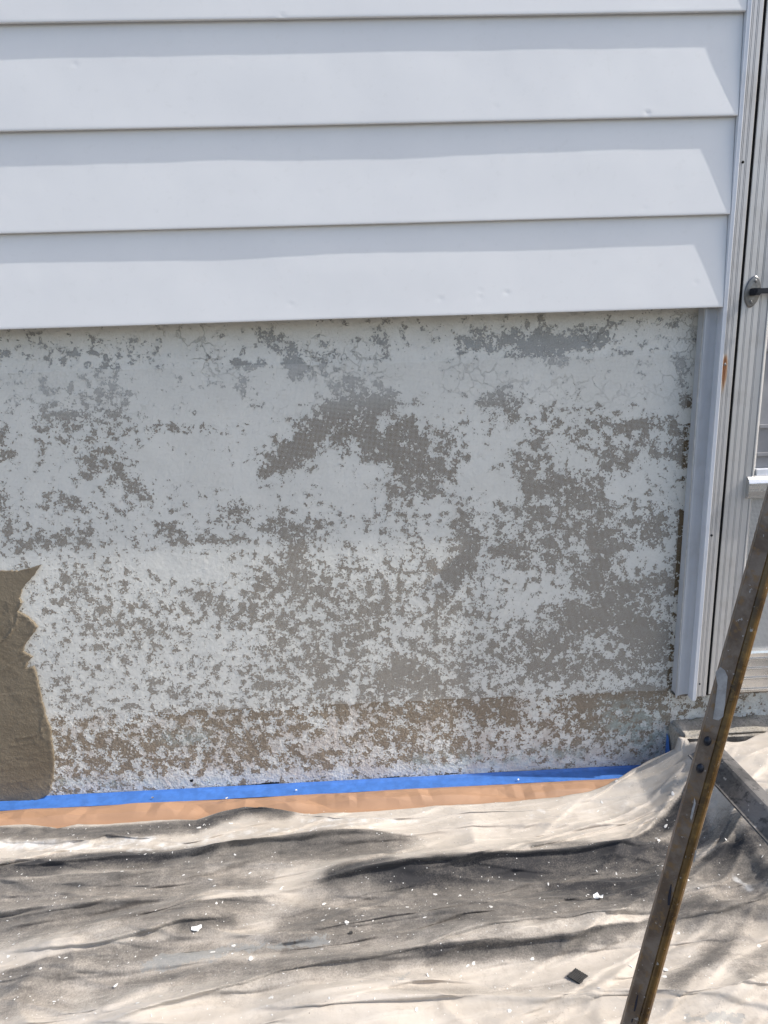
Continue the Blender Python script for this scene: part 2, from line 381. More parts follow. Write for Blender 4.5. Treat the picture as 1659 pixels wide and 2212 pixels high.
PEEL = [
 # (points, radius, share of paint lost)
 ([(-0.8382, 1.2217), (-0.6454, 1.2049)],30,.22),([(-0.6570, 1.1999), (-0.4820, 1.1997)],26,.32),([(-0.1831, 1.2119), (-0.1421, 1.1561), (-0.0734, 1.1867)],26,.5),([(-0.1435, 1.1340)],16,.9),([(0.0616, 1.2043)],22,.5),
 ([(0.2638, 1.1958), (0.3204, 1.1984)],20,.7),([(0.3884, 1.1995), (0.4454, 1.1868)],25,.85),([(0.4795, 1.1890), (0.6050, 1.1950)],20,.9),([(0.5035, 1.1484)],14,.8),
 ([(-0.7427, 1.0543), (-0.6639, 1.0627), (-0.5894, 1.1268)],34,.5),([(-0.7656, 1.0495), (-0.5876, 1.0488)],28,.44),([(-0.7395, 0.9976), (-0.5383, 0.9903)],24,.34),([(-0.6688, 0.9376), (-0.5913, 0.9230), (-0.5640, 0.8632)],30,.58),
 ([(-0.6517, 0.9830), (-0.6463, 0.9367)],24,.42),([(-0.5345, 1.0243), (-0.2880, 1.0040)],14,.36),([(-0.4180, 1.0653)],16,.42),([(-0.2757, 1.1604), (-0.2602, 1.0711)],16,.42),([(-0.8690, 1.0250), (-0.8592, 0.9448)],20,.45),
 ([(-0.8979, 0.8411), (-0.8844, 0.7807)],22,.55),([(-0.8918, 0.7325), (-0.8089, 0.7473), (-0.7046, 0.7489)],19,.6),([(-0.7830, 0.8483), (-0.6823, 0.8323)],18,.42),([(-0.3394, 0.7943), (-0.2920, 0.8044)],15,.72),
 ([(-0.4834, 0.7517), (-0.4532, 0.7012)],20,.6),([(-0.4030, 0.7360), (-0.3348, 0.7085)],15,.5),
 ([(-0.2025, 0.9198), (-0.1307, 0.9637), (-0.0585, 1.0301), (-0.0119, 1.0512), (0.0683, 1.0597)],31,.99),([(-0.0440, 1.0973), (0.0235, 1.0838)],22,.55),([(-0.0143, 0.9941), (0.0535, 0.9569), (0.1219, 0.9074), (0.1802, 0.8934)],36,.88),
 ([(0.1126, 1.0011), (0.1462, 0.9535)],25,.8),([(0.1815, 0.9754), (0.2512, 0.9845)],22,.38),([(0.2392, 0.9266)],25,.55),([(-0.2365, 0.8952)],18,.9),([(0.0967, 0.8369), (0.1796, 0.8577)],30,.72),([(0.0599, 0.7900)],24,.58),
 ([(-0.2018, 0.7520), (-0.1562, 0.7255), (-0.1821, 0.6895)],28,.78),([(-0.1069, 0.7603)],24,.45),([(-0.1725, 0.6515), (-0.1650, 0.5749)],27,.8),([(-0.2723, 0.5927), (-0.1979, 0.6274)],30,.56),([(-0.2044, 0.5252), (-0.2338, 0.4479)],30,.62),
 ([(-0.7323, 0.6263), (-0.6491, 0.5333), (-0.7100, 0.5233), (-0.5341, 0.4889)],42,.5),([(-0.7641, 0.5644)],30,.42),([(-0.4177, 0.5738), (-0.3502, 0.5191), (-0.2760, 0.5415)],34,.55),
 ([(-0.1047, 0.5722), (-0.0586, 0.5183), (-0.0387, 0.4116)],44,.63),([(0.0769, 0.5509), (0.0137, 0.4886)],34,.64),([(0.2617, 0.7326), (0.2735, 0.6570), (0.2367, 0.6079)],27,.85),([(0.1760, 0.6233)],24,.58),
 ([(0.2116, 0.5446), (0.1861, 0.4804)],30,.64),([(0.2855, 0.6057)],26,.55),([(0.4158, 0.8962), (0.4408, 0.8233), (0.5000, 0.8451)],31,.78),([(0.5367, 0.8194), (0.5844, 0.8297)],34,.68),
 ([(0.5857, 0.7931), (0.6109, 0.7675)],30,.82),([(0.4661, 0.7611), (0.4058, 0.7636)],28,.66),([(0.6012, 0.7058), (0.6401, 0.6537), (0.6062, 0.5784)],33,.92),([(0.5046, 0.6722), (0.4937, 0.6219)],25,.78),
 ([(0.3705, 0.6780), (0.4196, 0.6507)],30,.66),([(0.5524, 0.7079)],30,.62),([(0.3208, 1.0510), (0.3785, 1.0604), (0.3905, 1.0257)],24,.66),([(0.3326, 1.0047)],22,.46),([(0.4840, 1.0109), (0.5554, 0.9735), (0.6139, 0.9830)],28,.42),
 ([(0.4379, 0.9777), (0.4745, 0.9177)],20,.56),([(0.6611, 0.9813), (0.7908, 0.9884), (0.8170, 0.9523), (0.8280, 0.8805)],15,.85),([(0.7230, 0.9321), (0.6293, 0.9000)],24,.58),([(0.6538, 0.8872)],24,.64),
 ([(0.8101, 1.1363), (0.8232, 1.0336)],11,.75),([(0.8312, 0.7461), (0.8373, 0.5679)],9,.97),([(0.7584, 0.7367), (0.7730, 0.6985)],28,.66),([(0.7231, 0.7132)],28,.55),
 ([(0.6458, 0.5244), (0.8067, 0.5563)],30,.75),([(0.5478, 0.4630), (0.6986, 0.4691), (0.7650, 0.4123)],44,.92),([(0.4484, 0.4144), (0.5123, 0.3842)],34,.86),([(0.5393, 0.3282), (0.7054, 0.3335), (0.7947, 0.3427)],38,.66),
 ([(0.4630, 0.3184)],30,.76),([(0.1089, 0.3502), (0.0321, 0.2994), (0.1711, 0.3059)],38,.84),([(-0.1395, 0.3764), (-0.1175, 0.3209)],38,.66),([(0.2600, 0.3697), (0.3230, 0.3393)],38,.58),
 ([(-0.2436, 0.3001), (-0.2923, 0.3164)],30,.58),([(-0.5493, 0.3434), (-0.4674, 0.2982)],38,.42),([(-0.6856, 0.4306), (-0.5637, 0.4378)],34,.38),([(-0.7939, 0.3426), (-0.6743, 0.3228)],30,.32),
 ([(-0.4378, 0.2135), (-0.3002, 0.2059), (-0.2005, 0.1864)],30,.56),([(-0.0593, 0.2209), (0.0425, 0.2294), (0.1309, 0.1964)],30,.8),([(0.1700, 0.2365), (0.3879, 0.1966)],31,.92),([(0.4918, 0.1767), (0.6219, 0.1767)],30,.58),
 ([(0.5812, 0.2215), (0.8147, 0.2303)],20,.97),([(0.6233, 0.1408), (0.7525, 0.1768)],30,.78),([(-0.8425, 0.1658), (-0.6957, 0.1433)],30,.64),([(-0.6675, 0.1700), (-0.5305, 0.1623)],26,.66),([(-0.3846, 0.0969), (-0.3043, 0.1496)],26,.78),
 ([(-0.2575, 0.0895), (-0.1297, 0.0822)],26,.58),([(0.0015, 0.1467), (0.1295, 0.1252)],30,.68),([(0.2588, 0.1179)],30,.58),([(-0.5041, 0.1750), (-0.4605, 0.1012)],24,.6),
 ([(-0.2110, 0.4202), (0.1340, 0.3489), (0.3861, 0.3633), (0.7698, 0.3302)],90,.46),([(0.3577, 0.7656), (0.6257, 0.7048)],70,.5),([(-0.2474, 0.6043), (0.2608, 0.5553)],70,.44),([(-0.7271, 0.5755), (-0.3251, 0.5309)],60,.34),([(-0.8246, 0.3845), (-0.3642, 0.3473)],60,.26),([(0.4966, 0.9756), (0.7588, 0.9308)],50,.34),([(0.1458, 0.9301), (0.2387, 0.8673)],40,.45),([(-0.7913, 1.1005), (-0.5982, 0.8646)],60,.26),
 # paint that held
 ([(-0.5221, 0.9320), (-0.2980, 0.8764)],40,-.8),([(-0.4791, 1.1231), (-0.2401, 1.0365)],36,-.5),([(0.2977, 0.8650), (0.3572, 0.8266)],40,-.9),([(-0.5390, 0.6677), (-0.4108, 0.6495)],30,-.8),([(0.5979, 1.0870), (0.7627, 1.0586)],40,-.7),
 ([(-0.0908, 0.8444), (0.0249, 0.8036)],26,-.5),([(-0.0424, 0.2618), (-0.0516, 0.1639)],11,-.55),([(0.4515, 0.2495), (0.4554, 0.1787)],12,-.5),([(0.1499, 1.1355), (0.2634, 1.0982)],36,-.5),([(-0.1470, 0.8823), (0.0270, 0.8636)],16,-.4),
 ([(-0.6446, 0.0396), (0.7872, 0.0293)],18,-.55),([(-0.8099, 1.1232), (-0.8248, 0.8736)],22,-.3),
]
xs = np.linspace(-1.45, .8465, 418); zs = np.arange(0, 1.289, .0055)
X, Z = np.meshgrid(xs, zs)
Yw = wall_y(X, Z)
hgt = (Z-.0)
base = .13 + .13*np.clip((1.0-Z)/.6, 0, 1) + .07*vnoise(X*9, Z*9, 44)
lowz = 1/(1+np.exp((Z-(.2498-.0065*X))/.005))          # below the mesh's lower edge
base = np.clip(base, .02, 1) + lowz*.16
den = strokes(X, Z, PEEL, base)
den = np.where(den > .6, .6+(den-.6)*.78, den)*(1-.12*lowz)
den = np.clip(den+.10*vnoise(X*22, Z*22, 45)*den, 0, 1)
me = grid_mesh('stucco_wall', X, Yw, Z)
attr(me, 'peel', .5+.125*probit(den))
attr(me, 'tan', sstep(1.13, 1.0, Z))
attr(me, 'low', lowz)
attr(me, 'teal', strokes(X, Z, [([(0.7146, 0.1502), (0.8113, 0.0722)],60,.95),([(0.1280, 0.0527), (0.5869, 0.0556)],26,.7),([(-0.5415, 0.1771), (-0.4554, 0.1581)],26,.6),([(-0.8706, 0.0530), (-0.3905, 0.0245)],12,.6)], X*0))
attr(me, 'tar', strokes(X, Z, [([(-0.3661, 0.0084), (-0.2625, 0.0140)],5,1.),([(0.0227, 0.0089), (0.0723, 0.0104)],5,1.1),([(-0.4996, 0.0368)],5,1.2),([(-0.4304, 0.0078), (-0.2371, 0.0081)],4,.7),([(0.2058, 0.0158), (0.3899, 0.0110)],2.5,.8),([(0.0489, 0.0133), (0.1404, 0.0167)],3,.6)], X*0))
link('stucco_wall', me, M_['stucco'], house, (0, .06, 0))
# stub of stucco under the door
xs = np.arange(.8467, 1.75, .006); zs = np.arange(.08, .247, .006); X2, Z2 = np.meshgrid(xs, zs)
Y2 = wall_y(X2, Z2)+.003+.005*fnoise(X2*22, Z2*22, 5, 3)
me = grid_mesh('door_base', X2, Y2, Z2)
attr(me, 'peel', .5+.125*probit(.35+.3*fnoise(X2*14, Z2*14, 2, 2))); attr(me, 'tan', X2*0+.6); attr(me, 'low', X2*0+1); attr(me, 'teal', X2*0); attr(me, 'tar', X2*0)
link('door_base', me, M_['stucco'], house, (0, .06, 0))
# backing behind siding and door
bk = bmesh.new(); bmesh.ops.create_cube(bk, size=1, matrix=Matrix.Translation((.3, .12, 1.5)) @ Matrix.Diagonal((4.2, .06, 3.0, 1)))
me = bpy.data.meshes.new('sheathing'); bk.to_mesh(me); bk.free(); link('sheathing', me, M_['wood'], house, (0, .06, 0))

DENTS = [[(-0.1227, 1.8752), (-0.5639, 1.7946), (-0.2350, 1.7977), (0.1065, 1.8094), (0.3271, 1.6957), (0.6628, 1.6755), (-0.0633, 1.5321), (-0.2487, 1.5675), (0.6656, 1.4811), (-0.1412, 1.2963), (0.2009, 1.2987), (0.2941, 1.3144), (0.2941, 1.2990), (0.3564, 1.3075), (0.7968, 1.3176), (0.6057, 1.4245)]]
DENTS = DENTS[0]
DST = [1.2,1.0,.5,.5,.6,1.6,.7,.5,.7,1.0,1.1,.7,.8,1.3,.7,.5]
EXPO = .203; ZB = 1.2606; JX = .8655
prof = []                                                    # (y, z) down the face, round the nose, back underneath
for t in np.linspace(0, 1, 46): prof.append((.0130*(1-t), .216*(1-t)+.0014*t))
prof += [(.0002, .0006), (.0008, .0001), (.002, -.0002), (.005, .0003), (.0090, .0008), (.0094, .006)]
prof = np.array(prof)
for k in range(6):
    xs = np.arange(-1.6, JX+.0001, .0056 if k < 4 else .03)
    xs[-1] = JX-.0006
    Xb, T = np.meshgrid(xs, np.arange(len(prof)))
    Yb = prof[T, 0]; Zb = prof[T, 1]+ZB+k*EXPO
    face = np.clip(1-np.abs(Zb-ZB-k*EXPO-.1)/.1, 0, 1)**.5
    Yb = Yb + face*(.0010*vnoise(Xb*2.6+k*9, Zb*5, 31+k)+.0005*vnoise(Xb*7, Zb*8+k, 41+k)+.00012*vnoise(Xb*30, Zb*30+k, 47))
    Zb = Zb + .0008*vnoise(Xb*1.7, Xb*0+k, 51)
    for (dx, dz), s in zip(DENTS, DST):
        dd = np.hypot(Xb-dx, Zb-dz)
        Yb = Yb + np.where(T < 46, s*(.00105*np.exp(-(dd/.0040)**2)-.0002*np.exp(-(((Xb-dx)/.009)**2+((Zb-dz-.006)/.005)**2))), 0)
    me = grid_mesh('siding_board', Xb, Yb, Zb, flip=True)
    link('siding_board', me, M_['siding'], house, (0, 0, ZB+k*EXPO))

# ------------------------------------------------------------------ white mesh bedded on the stucco
def ridge(x, z):
    r = 0
    for pts, w, h in MESHFOLD: r = r+h*1e-3*np.exp(-(poly_dist(x, z, pts)/(w*1e-3))**2)
    return r
MESHFOLD = [([(-0.4973, 0.4345), (-0.4316, 0.4206), (-0.3349, 0.4064)],6,3.2),([(-0.3127, 0.3744), (-0.1900, 0.3600)],5,2.6),([(-0.8276, 0.3187), (-0.7672, 0.3141)],5,2.2),([(-0.2989, 0.8646), (-0.2723, 0.8337), (-0.2060, 0.8668)],7,2.0),([(-0.2943, 0.7742), (-0.2699, 0.7549)],6,2.2),
            ([(-0.7651, 0.4675), (-0.5023, 0.4453)],9,1.2),([(-0.1658, 0.7628), (-0.1361, 0.8700)],12,1.0),([(-0.5396, 0.9788), (-0.2438, 0.9852)],14,1.0)]
def mesh_y(x, z): return wall_y(x, z)-.0022-ridge(x, z)-.0006*np.abs(fnoise(x*9, z*16, 12, 2))
ztop = lambda x: ZT0+(ZT1-ZT0)*(x-XT0)/(XT1-XT0)
(XT0, ZT0), (XT1, ZT1) = [(-0.5191, 1.1618), (0.7220, 1.1548)]
(XB0, ZB0), (XB1, ZB1) = [(-0.8732, 0.2554), (0.8125, 0.2445)]
zbot = lambda x: ZB0+(ZB1-ZB0)*(x-XB0)/(XB1-XB0)+.0012*np.sin(x*37)
XR0, XR1 = [(0.8144, 1.1250), (0.8268, 0.2437)][0][0], [(0.8144, 1.1250), (0.8268, 0.2437)][1][0]
PITCH = .0031; TW = .00022
vs = []; fs = []
def ribbon(x, y, z, ox, oz):
    b = len(vs); k = len(x)
    for i in range(k):
        vs.append((x[i]-ox, y[i], z[i]-oz)); vs.append((x[i]+ox, y[i], z[i]+oz))
    for i in range(k-1): fs.append((b+2*i, b+2*i+1, b+2*i+3, b+2*i+2))
xv = np.arange(-1.42, XR1, PITCH)
for x0 in xv:
    z = np.linspace(zbot(x0), ztop(x0), 44); x = x0+.0012*vnoise(z*3, z*0+x0*2, 5)+.0045*fnoise(z*2, z*0+3.3, 9, 2)
    ribbon(x, mesh_y(x, z), z, TW, 0)
for s in np.arange(0, 1, PITCH/(ztop(0)-zbot(0))):
    x = np.linspace(-1.42, XR1, 84); z = zbot(x)*(1-s)+ztop(x)*s+.0015*vnoise(x*2, x*0+s*4, 6)
    ribbon(x, mesh_y(x, z)-.0003, z, 0, TW)
me = pydata('reinforcing_mesh', vs, fs)
tag(link('reinforcing_mesh', me, M_['meshm'], None, (0, STY-.003, .24)), 'fine white fibreglass mesh stretched over the flaking stucco wall', 'mesh')

# ------------------------------------------------------------------ brown base coat trowelled on at the left
OUT = [(-0.9247, 0.6700), (-0.8785, 0.6679), (-0.8521, 0.6730), (-0.8183, 0.6814), (-0.8383, 0.6562), (-0.8625, 0.6348), (-0.8744, 0.6177), (-0.8847, 0.5955), (-0.8796, 0.5826), (-0.8949, 0.5591), (-0.8712, 0.5439), (-0.8552, 0.5239), (-0.8494, 0.5145), (-0.8751, 0.4847), (-0.8924, 0.4646), (-0.8973, 0.4478), (-0.8758, 0.4310), (-0.8899, 0.4171), (-0.8974, 0.3989), (-0.8775, 0.4032), (-0.8722, 0.3896), (-0.8716, 0.3601), (-0.8707, 0.3331), (-0.8693, 0.3086), (-0.8671, 0.2812), (-0.8649, 0.2536), (-0.8587, 0.2186), (-0.8619, 0.1782), (-0.8611, 0.1485), (-0.8642, 0.1174), (-0.8704, 0.0819), (-0.8781, 0.0535), (-0.8913, 0.0222), (-0.9159, 0.0091), (-0.9613, 0.0016), (-1.0302, -0.0030)]
rng = random.Random(4)
def jag(pts, amp, step):
    o = []
    for (a, b), (c, d) in zip(pts[:-1], pts[1:]):
        L = math.hypot(c-a, d-b); k = max(1, int(L/step))
        for i in range(k):
            t = i/k; o.append((a+(c-a)*t+rng.gauss(0, amp), b+(d-b)*t+rng.gauss(0, amp)))
    o.append(pts[-1]); return o
out = jag(OUT, .0007, .004)
out = [(-1.44, out[0][1]+.004)] + out + [(-1.44, .003)]
out = [(x, max(.003, z)) for x, z in out]
inn = []
for zz in np.arange(.004, .60, .004):
    for xx in np.arange(-1.43, -.84, .004 if True else 1):
        if xx < -1.12 and (int(xx*1000) % 3): continue
        inn.append((xx+rng.uniform(-.001, .001), zz+rng.uniform(-.001, .001)))
nb = len(out)
pv = [Vector(p) for p in out]+[Vector(p) for p in inn]
V2, E2, F2, *_ = delaunay_2d_cdt(pv, [], [list(range(nb))[::-1]], 1, 1e-5)
V2 = np.array([(v.x, v.y) for v in V2])
edge = poly_dist(V2[:, 0], V2[:, 1], out[1:-1])
t = np.clip(edge/.0015, 0, 1)
th = .0022+.0008*t+.0016*np.exp(-((edge-.003)/.0025)**2)*(vnoise(V2[:, 0]*110, V2[:, 1]*110, 3)+.25).clip(0)
th += .0003*vnoise(V2[:, 0]*8, V2[:, 1]*45, 5)+.0006*fnoise(V2[:, 0]*90, V2[:, 1]*130, 6, 3)+.0008*vnoise(V2[:, 0]*9, V2[:, 1]*7, 15)
for pts, h in (([(-0.8777, 0.5952), (-0.9022, 0.5261), (-0.9260, 0.4950), (-0.9549, 0.4769)],.0026),([(-0.9683, 0.3919), (-0.9284, 0.4164), (-0.8892, 0.4382)],.0018),([(-0.8639, 0.2783), (-0.8814, 0.2240), (-0.8805, 0.1960)],.0022),([(-0.9617, 0.1978), (-0.9119, 0.2006), (-0.8826, 0.2157)],.0018),([(-0.9305, 0.6329), (-0.9050, 0.6317)],.0018),([(-1.0089, 0.1328), (-0.9456, 0.1406), (-0.8811, 0.1567)],.0010),([(-1.0133, 0.1046), (-0.9374, 0.1116), (-0.8793, 0.1254)],.0010),([(-1.0027, 0.1721), (-0.9524, 0.1776), (-0.9021, 0.1832)],.0009),([(-0.9146, 0.5842), (-0.9146, 0.5074)],.0012),([(-0.9787, 0.3253), (-0.9177, 0.3275)],.0012),([(-1.0076, 0.0611), (-0.9052, 0.0753)],.0011)):
    dd = poly_dist(V2[:, 0], V2[:, 1], pts); th += h*np.exp(-(dd/.0022)**2)*(.6+.6*np.abs(vnoise(V2[:, 0]*120, V2[:, 1]*120, 8)))
yy = wall_y(V2[:, 0], V2[:, 1])
vv = [(x, float(y)-.0048-h, z) for (x, z), y, h in zip(V2, yy, th)]
ff = [tuple(f) for f in F2]
# rim down to the wall
cnt = {}
for f in ff:
    for a, b in zip(f, f[1:]+f[:1]): cnt[(a, b)] = 1
rim = [(a, b) for (a, b) in cnt if (b, a) not in cnt]
mp = {}
for a, b in rim:
    for i in (a, b):
        if i not in mp: mp[i] = len(vv); vv.append((vv[i][0], STY+.002, vv[i][2]))
ff += [(b, a, mp[a], mp[b]) for a, b in rim]
me = pydata('base_coat', vv, ff)
bm = bmesh.new(); bm.from_mesh(me); bmesh.ops.recalc_face_normals(bm, faces=bm.faces); bm.to_mesh(me); bm.free()
tag(link('base_coat', me, M_['mortar'], None, (-1.0, STY, 0), smooth=True), 'wet brown cement coat with a ragged trowelled edge on the stucco', 'cement coat')
me.set_sharp_from_angle(angle=rad(38))

# ------------------------------------------------------------------ door frame, door
def extrude(name, prof, z0, z1, m, parent, segs=1, closed=False, wob=0, seed=0, origin=None):
    zs = np.linspace(z0, z1, segs+1); n = len(prof)
    v = []
    for z in zs:
        dx = wob*float(vnoise(np.array([z*4]), np.array([seed*3.7]), 77)[0]) if wob else 0
        for (x, y) in prof: v.append((x+dx, y+dx*.5, z))
    f = []
    for i in range(segs):
        for j in range(n if closed else n-1):
            a = i*n+j; b = i*n+(j+1) % n; f.append((a, b, b+n, a+n))
    if closed: f += [tuple(range(n))[::-1], tuple(segs*n+i for i in range(n))]
    me = pydata(name, v, f)
    bm = bmesh.new(); bm.from_mesh(me); bmesh.ops.recalc_face_normals(bm, faces=bm.faces); bm.to_mesh(me); bm.free()
    o = link(name, me, m, parent, origin or (prof[0][0], prof[0][1], z0), smooth=True)
    me.set_sharp_from_angle(angle=rad(28)); return o

def ribbed(x0, x1, y, grooves, back):
    p = [(x0, back), (x0, y+.0012), (x0+.0012, y)]
    for g_ in grooves:
        for o in (-.0016, .0016):
            c = g_+o
            p += [(c-.0009, y), (c-.0005, y+.0010), (c+.0005, y+.0010), (c+.0009, y)]
    p += [(x1-.0012, y), (x1, y+.0012), (x1, back)]
    return p
ZF = .256                                            # bottom of the frame
frame = empty('door_frame', (.88, .03, ZF))
tag(frame, 'weathered ribbed aluminium door frame beside the siding, with a rusty screw', 'door frame', kind='thing')
extrude('caulk', [(.8430, .0730), (.8455, .0680), (.8425, .0550), (.8375, .0400), (.8330, .0300), (.8325, .0235), (.8352, .0225), (.8500, .0730)], ZF-.012, ZB+.004, M_['caulk'], frame, 120, True, .0016, 1)
pan = [(.8335, .055), (.8335, .0225), (.8345, .0205), (.8365, .0200), (.8380, .0205)]+[(.838+.0288*t, .0205+.0062*math.sin(t*2.3)) for t in np.linspace(.08, 1, 12)]+[(.8672, .055)]
extrude('flashing', pan, ZF-.004, ZB+.006, M_['pan'], frame, 60, True, .0006, 2)
extrude('side_channel', [(.8672, .054), (.8660, .016), (.8655, .0010), (.8662, -.0012), (.8700, -.0012), (.8738, -.0020), (.8748, -.0008), (.8752, .054)], ZF-.010, 2.45, M_['channel'], frame, 90, True, .0004, 3)
extrude('jamb', ribbed(.8757, .9040, .0035, (.8815, .8925), .05), ZF, 2.45, M_['frame'], frame, 1, True)
extrude('gap_shade_strip', [(.9042, .04), (.9042, .0120), (.9060, .0140), (.9100, .0095), (.9122, .0085), (.9124, .04)], ZF, 2.45, M_['dark'], frame, 1, True)  # near-black strip filling the jamb-to-door gap, coloured as its deep shade

def screw(name, x, z, y, r, m, parent, slot=True):
    bm = bmesh.new()
    bmesh.ops.create_uvsphere(bm, u_segments=16, v_segments=8, radius=r)
    for v in bm.verts: v.co = Vector((v.co.x+x, y+v.co.z*.35 if False else y-abs(0)+v.co.y*.45, v.co.z+z))
    if slot:
        for v in bm.verts:
            d = abs((v.co.x-x)*.6-(v.co.z-z)*.8)
            if d < r*.22 and v.co.y < y: v.co.y += r*.3
    me = bpy.data.meshes.new(name); bm.to_mesh(me); bm.free()
    return link(name, me, m, parent, (x, y, z), smooth=True)
for (px, pz), m in zip([(0.8828, 1.1283), (0.8839, 0.7043)], ("steel", "black")):
    screw('screw', px, pz, .0035, .0036, M_[m], frame)
for (px, pz), r in zip([(0.8859, 1.5722), (0.8845, 0.2925)], (.0032, .0026)):
    screw('screw_hole', px, pz, .0036, r, M_['dark'], frame, False)

door = empty('screen_door', (.91, .03, ZF))
tag(door, 'aluminium screen door with ribbed stile and oval handle plate at right edge', 'screen door', kind='thing')
XD1 = 1.72
extrude('stile', ribbed(.9126, .9745, .0065, (.9250, .9405, .9565), .045), ZF+.004, 2.44, M_['door'], door, 1, True)
extrude('stile_bead', [(.9746, .03), (.9746, .0055), (.9760, .0040), (.9785, .0045), (.9795, .0070), (.9900, .0200), (.9900, .03)], ZF+.09, 2.44, M_['door'], door, 1, True)
extrude('stile', [(a+.80, b) for a, b in ribbed(.9126, .9745, .0065, (.9250, .9405, .9565), .045)], ZF+.004, 2.44, M_['door'], door, 1, True)
def hrail(name, x0, x1, prof, m):
    """profile in (y, z) swept along x"""
    n = len(prof); v = [(x0, y, z) for y, z in prof]+[(x1, y, z) for y, z in prof]
    f = [(i, (i+1) % n, n+(i+1) % n, n+i) for i in range(n)]+[tuple(range(n))[::-1], tuple(range(n, 2*n))]
    me = pydata(name, v, f); bm = bmesh.new(); bm.from_mesh(me); bmesh.ops.recalc_face_normals(bm, faces=bm.faces); bm.to_mesh(me); bm.free()
    return link(name, me, m, door, (x0, prof[0][0], prof[0][1]))
ZR1, ZR0 = [(0.9930, 0.8539), (0.9985, 0.7970)][0][1], [(0.9930, 0.8539), (0.9985, 0.7970)][1][1]
h = ZR1-ZR0
rp = [(.03, ZR0+.003), (.0, ZR0), (-.008, ZR0+.008)]
for c in (.36, .42, .62, .68): rp += [(-.0095, ZR0+h*(c-.02)), (-.0078, ZR0+h*c), (-.0095, ZR0+h*(c+.02))]
rp += [(-.0085, ZR0+h*.74), (-.005, ZR0+h*.86), (.0015, ZR0+h*.96), (.009, ZR1), (.03, ZR1)]
hrail('mid_rail', .962, XD1, rp, M_['polished'])
ZK1 = [(1.0383, 0.3823)][0][1]
kp = [(.03, ZF+.006), (.004, ZF+.006)]
hh = ZK1-ZF
for c in (.10, .36, .58, .80):
    z = ZF+hh*c; kp += [(.003, z-.004), (.0065, z-.0015), (.0015, z), (.0015, z+.0015), (.006, z+.003), (.0035, z+.006)]
kp += [(.002, ZK1-.008), (.004, ZK1-.002), (.010, ZK1), (.03, ZK1)]
hrail('kick_rail', .9750, XD1-.001, kp, M_['polished'])
# weathered inner leaf seen through the upper opening, and its ledges
def box(name, x0, x1, y0, y1, z0, z1, m, parent, bev=.001):
    bm = bmesh.new(); bmesh.ops.create_cube(bm, size=1, matrix=Matrix.Translation(((x0+x1)/2, (y0+y1)/2, (z0+z1)/2)) @ Matrix.Diagonal((x1-x0, y1-y0, z1-z0, 1)))
    if bev: bmesh.ops.bevel(bm, geom=bm.edges[:], offset=bev, segments=2, affect='EDGES')
    me = bpy.data.meshes.new(name); bm.to_mesh(me); bm.free()
    return link(name, me, m, parent, ((x0+x1)/2, y1, z0))
box('inner_panel', .985, XD1, .030, .040, ZR1-.02, 2.44, M_['inner'], door)
for zz in (ZR1+.045, ZR1+.115, ZR1+.30, ZR1+.55): box('ledge', .992, XD1, .021, .0295, zz, zz+.009, M_['inner'], door)
box('sill_stop', .9895, XD1, .010, .0295, ZR1-.004, ZR1+.014, M_['channel'], door)
box('lower_backing', .985, XD1, .046, .052, ZF, ZR0+.02, M_['inner'], door, 0)
# insect screen in the lower opening
vs2 = []; fs2 = []
def strip(a, b, w):
    i = len(vs2)
    for p in (a, b): vs2.append((p[0]-w[0], p[1], p[2]-w[1])); vs2.append((p[0]+w[0], p[1], p[2]+w[1]))
    fs2.append((i, i+1, i+3, i+2))
SP = .0034
for x in np.arange(.978, 1.40, SP): strip((x, .0150, ZK1-.006), (x, .0150, ZR0+.006), (.0006, 0))
for z in np.arange(ZK1-.006, ZR0+.006, SP): strip((.976, .0148, z), (1.40, .0148, z), (0, .0006))
sc = link('insect_screen', pydata('insect_screen', vs2, fs2), M_['screen'], door, (.98, .015, ZK1))
# handle: pointed oval plate, two screws, black spindle
HX, HZ = [(0.9350, 1.2931)][0]
hnd = None
bm = bmesh.new(); ring = []
for lay, (sc_, yy) in enumerate(((1, .0062), (1, .0040), (.93, .0025), (.55, .0018))):
    r_ = []
    for i in range(36):
        a = 2*math.pi*i/36; w = .0185*sc_; hgt_ = .036*sc_
        x = math.cos(a)*w; z = math.sin(a)*hgt_*(1-.10*abs(math.cos(a)))
        ca, sa = math.cos(rad(-6)), math.sin(rad(-6))
        r_.append(bm.verts.new((HX+x*ca-z*sa, yy, HZ+x*sa+z*ca)))
    ring.append(r_)
for p, q in zip(ring[:-1], ring[1:]):
    for i in range(36): bm.faces.new((p[i], p[(i+1) % 36], q[(i+1) % 36], q[i]))
bm.faces.new(ring[-1])
bmesh.ops.recalc_face_normals(bm, faces=bm.faces)
me = bpy.data.meshes.new('handle_plate'); bm.to_mesh(me); bm.free()
hp = link('handle_plate', me, M_['steel'], door, (HX, .006, HZ), smooth=False)
for dx, dz in ((.0035, .0235), (-.003, -.0235)): screw('screw', HX+dx, HZ+dz, .0022, .0042, M_['steel'], hp)
bm = bmesh.new()
for (x0, x1, y0, y1, z0, z1) in ((HX-.008, HX+.006, -.022, .004, HZ-.009, HZ+.007), (HX-.006, HX+.085, -.024, -.010, HZ-.006, HZ+.006)):
    r = bmesh.ops.create_cube(bm, size=1, matrix=Matrix.Translation(((x0+x1)/2, (y0+y1)/2, (z0+z1)/2)) @ Matrix.Diagonal((x1-x0, y1-y0, z1-z0, 1)))
bmesh.ops.bevel(bm, geom=bm.edges[:], offset=.0016, segments=2, affect='EDGES')
me = bpy.data.meshes.new('lever'); bm.to_mesh(me); bm.free(); link('lever', me, M_['black'], hp, (HX, -.01, HZ))

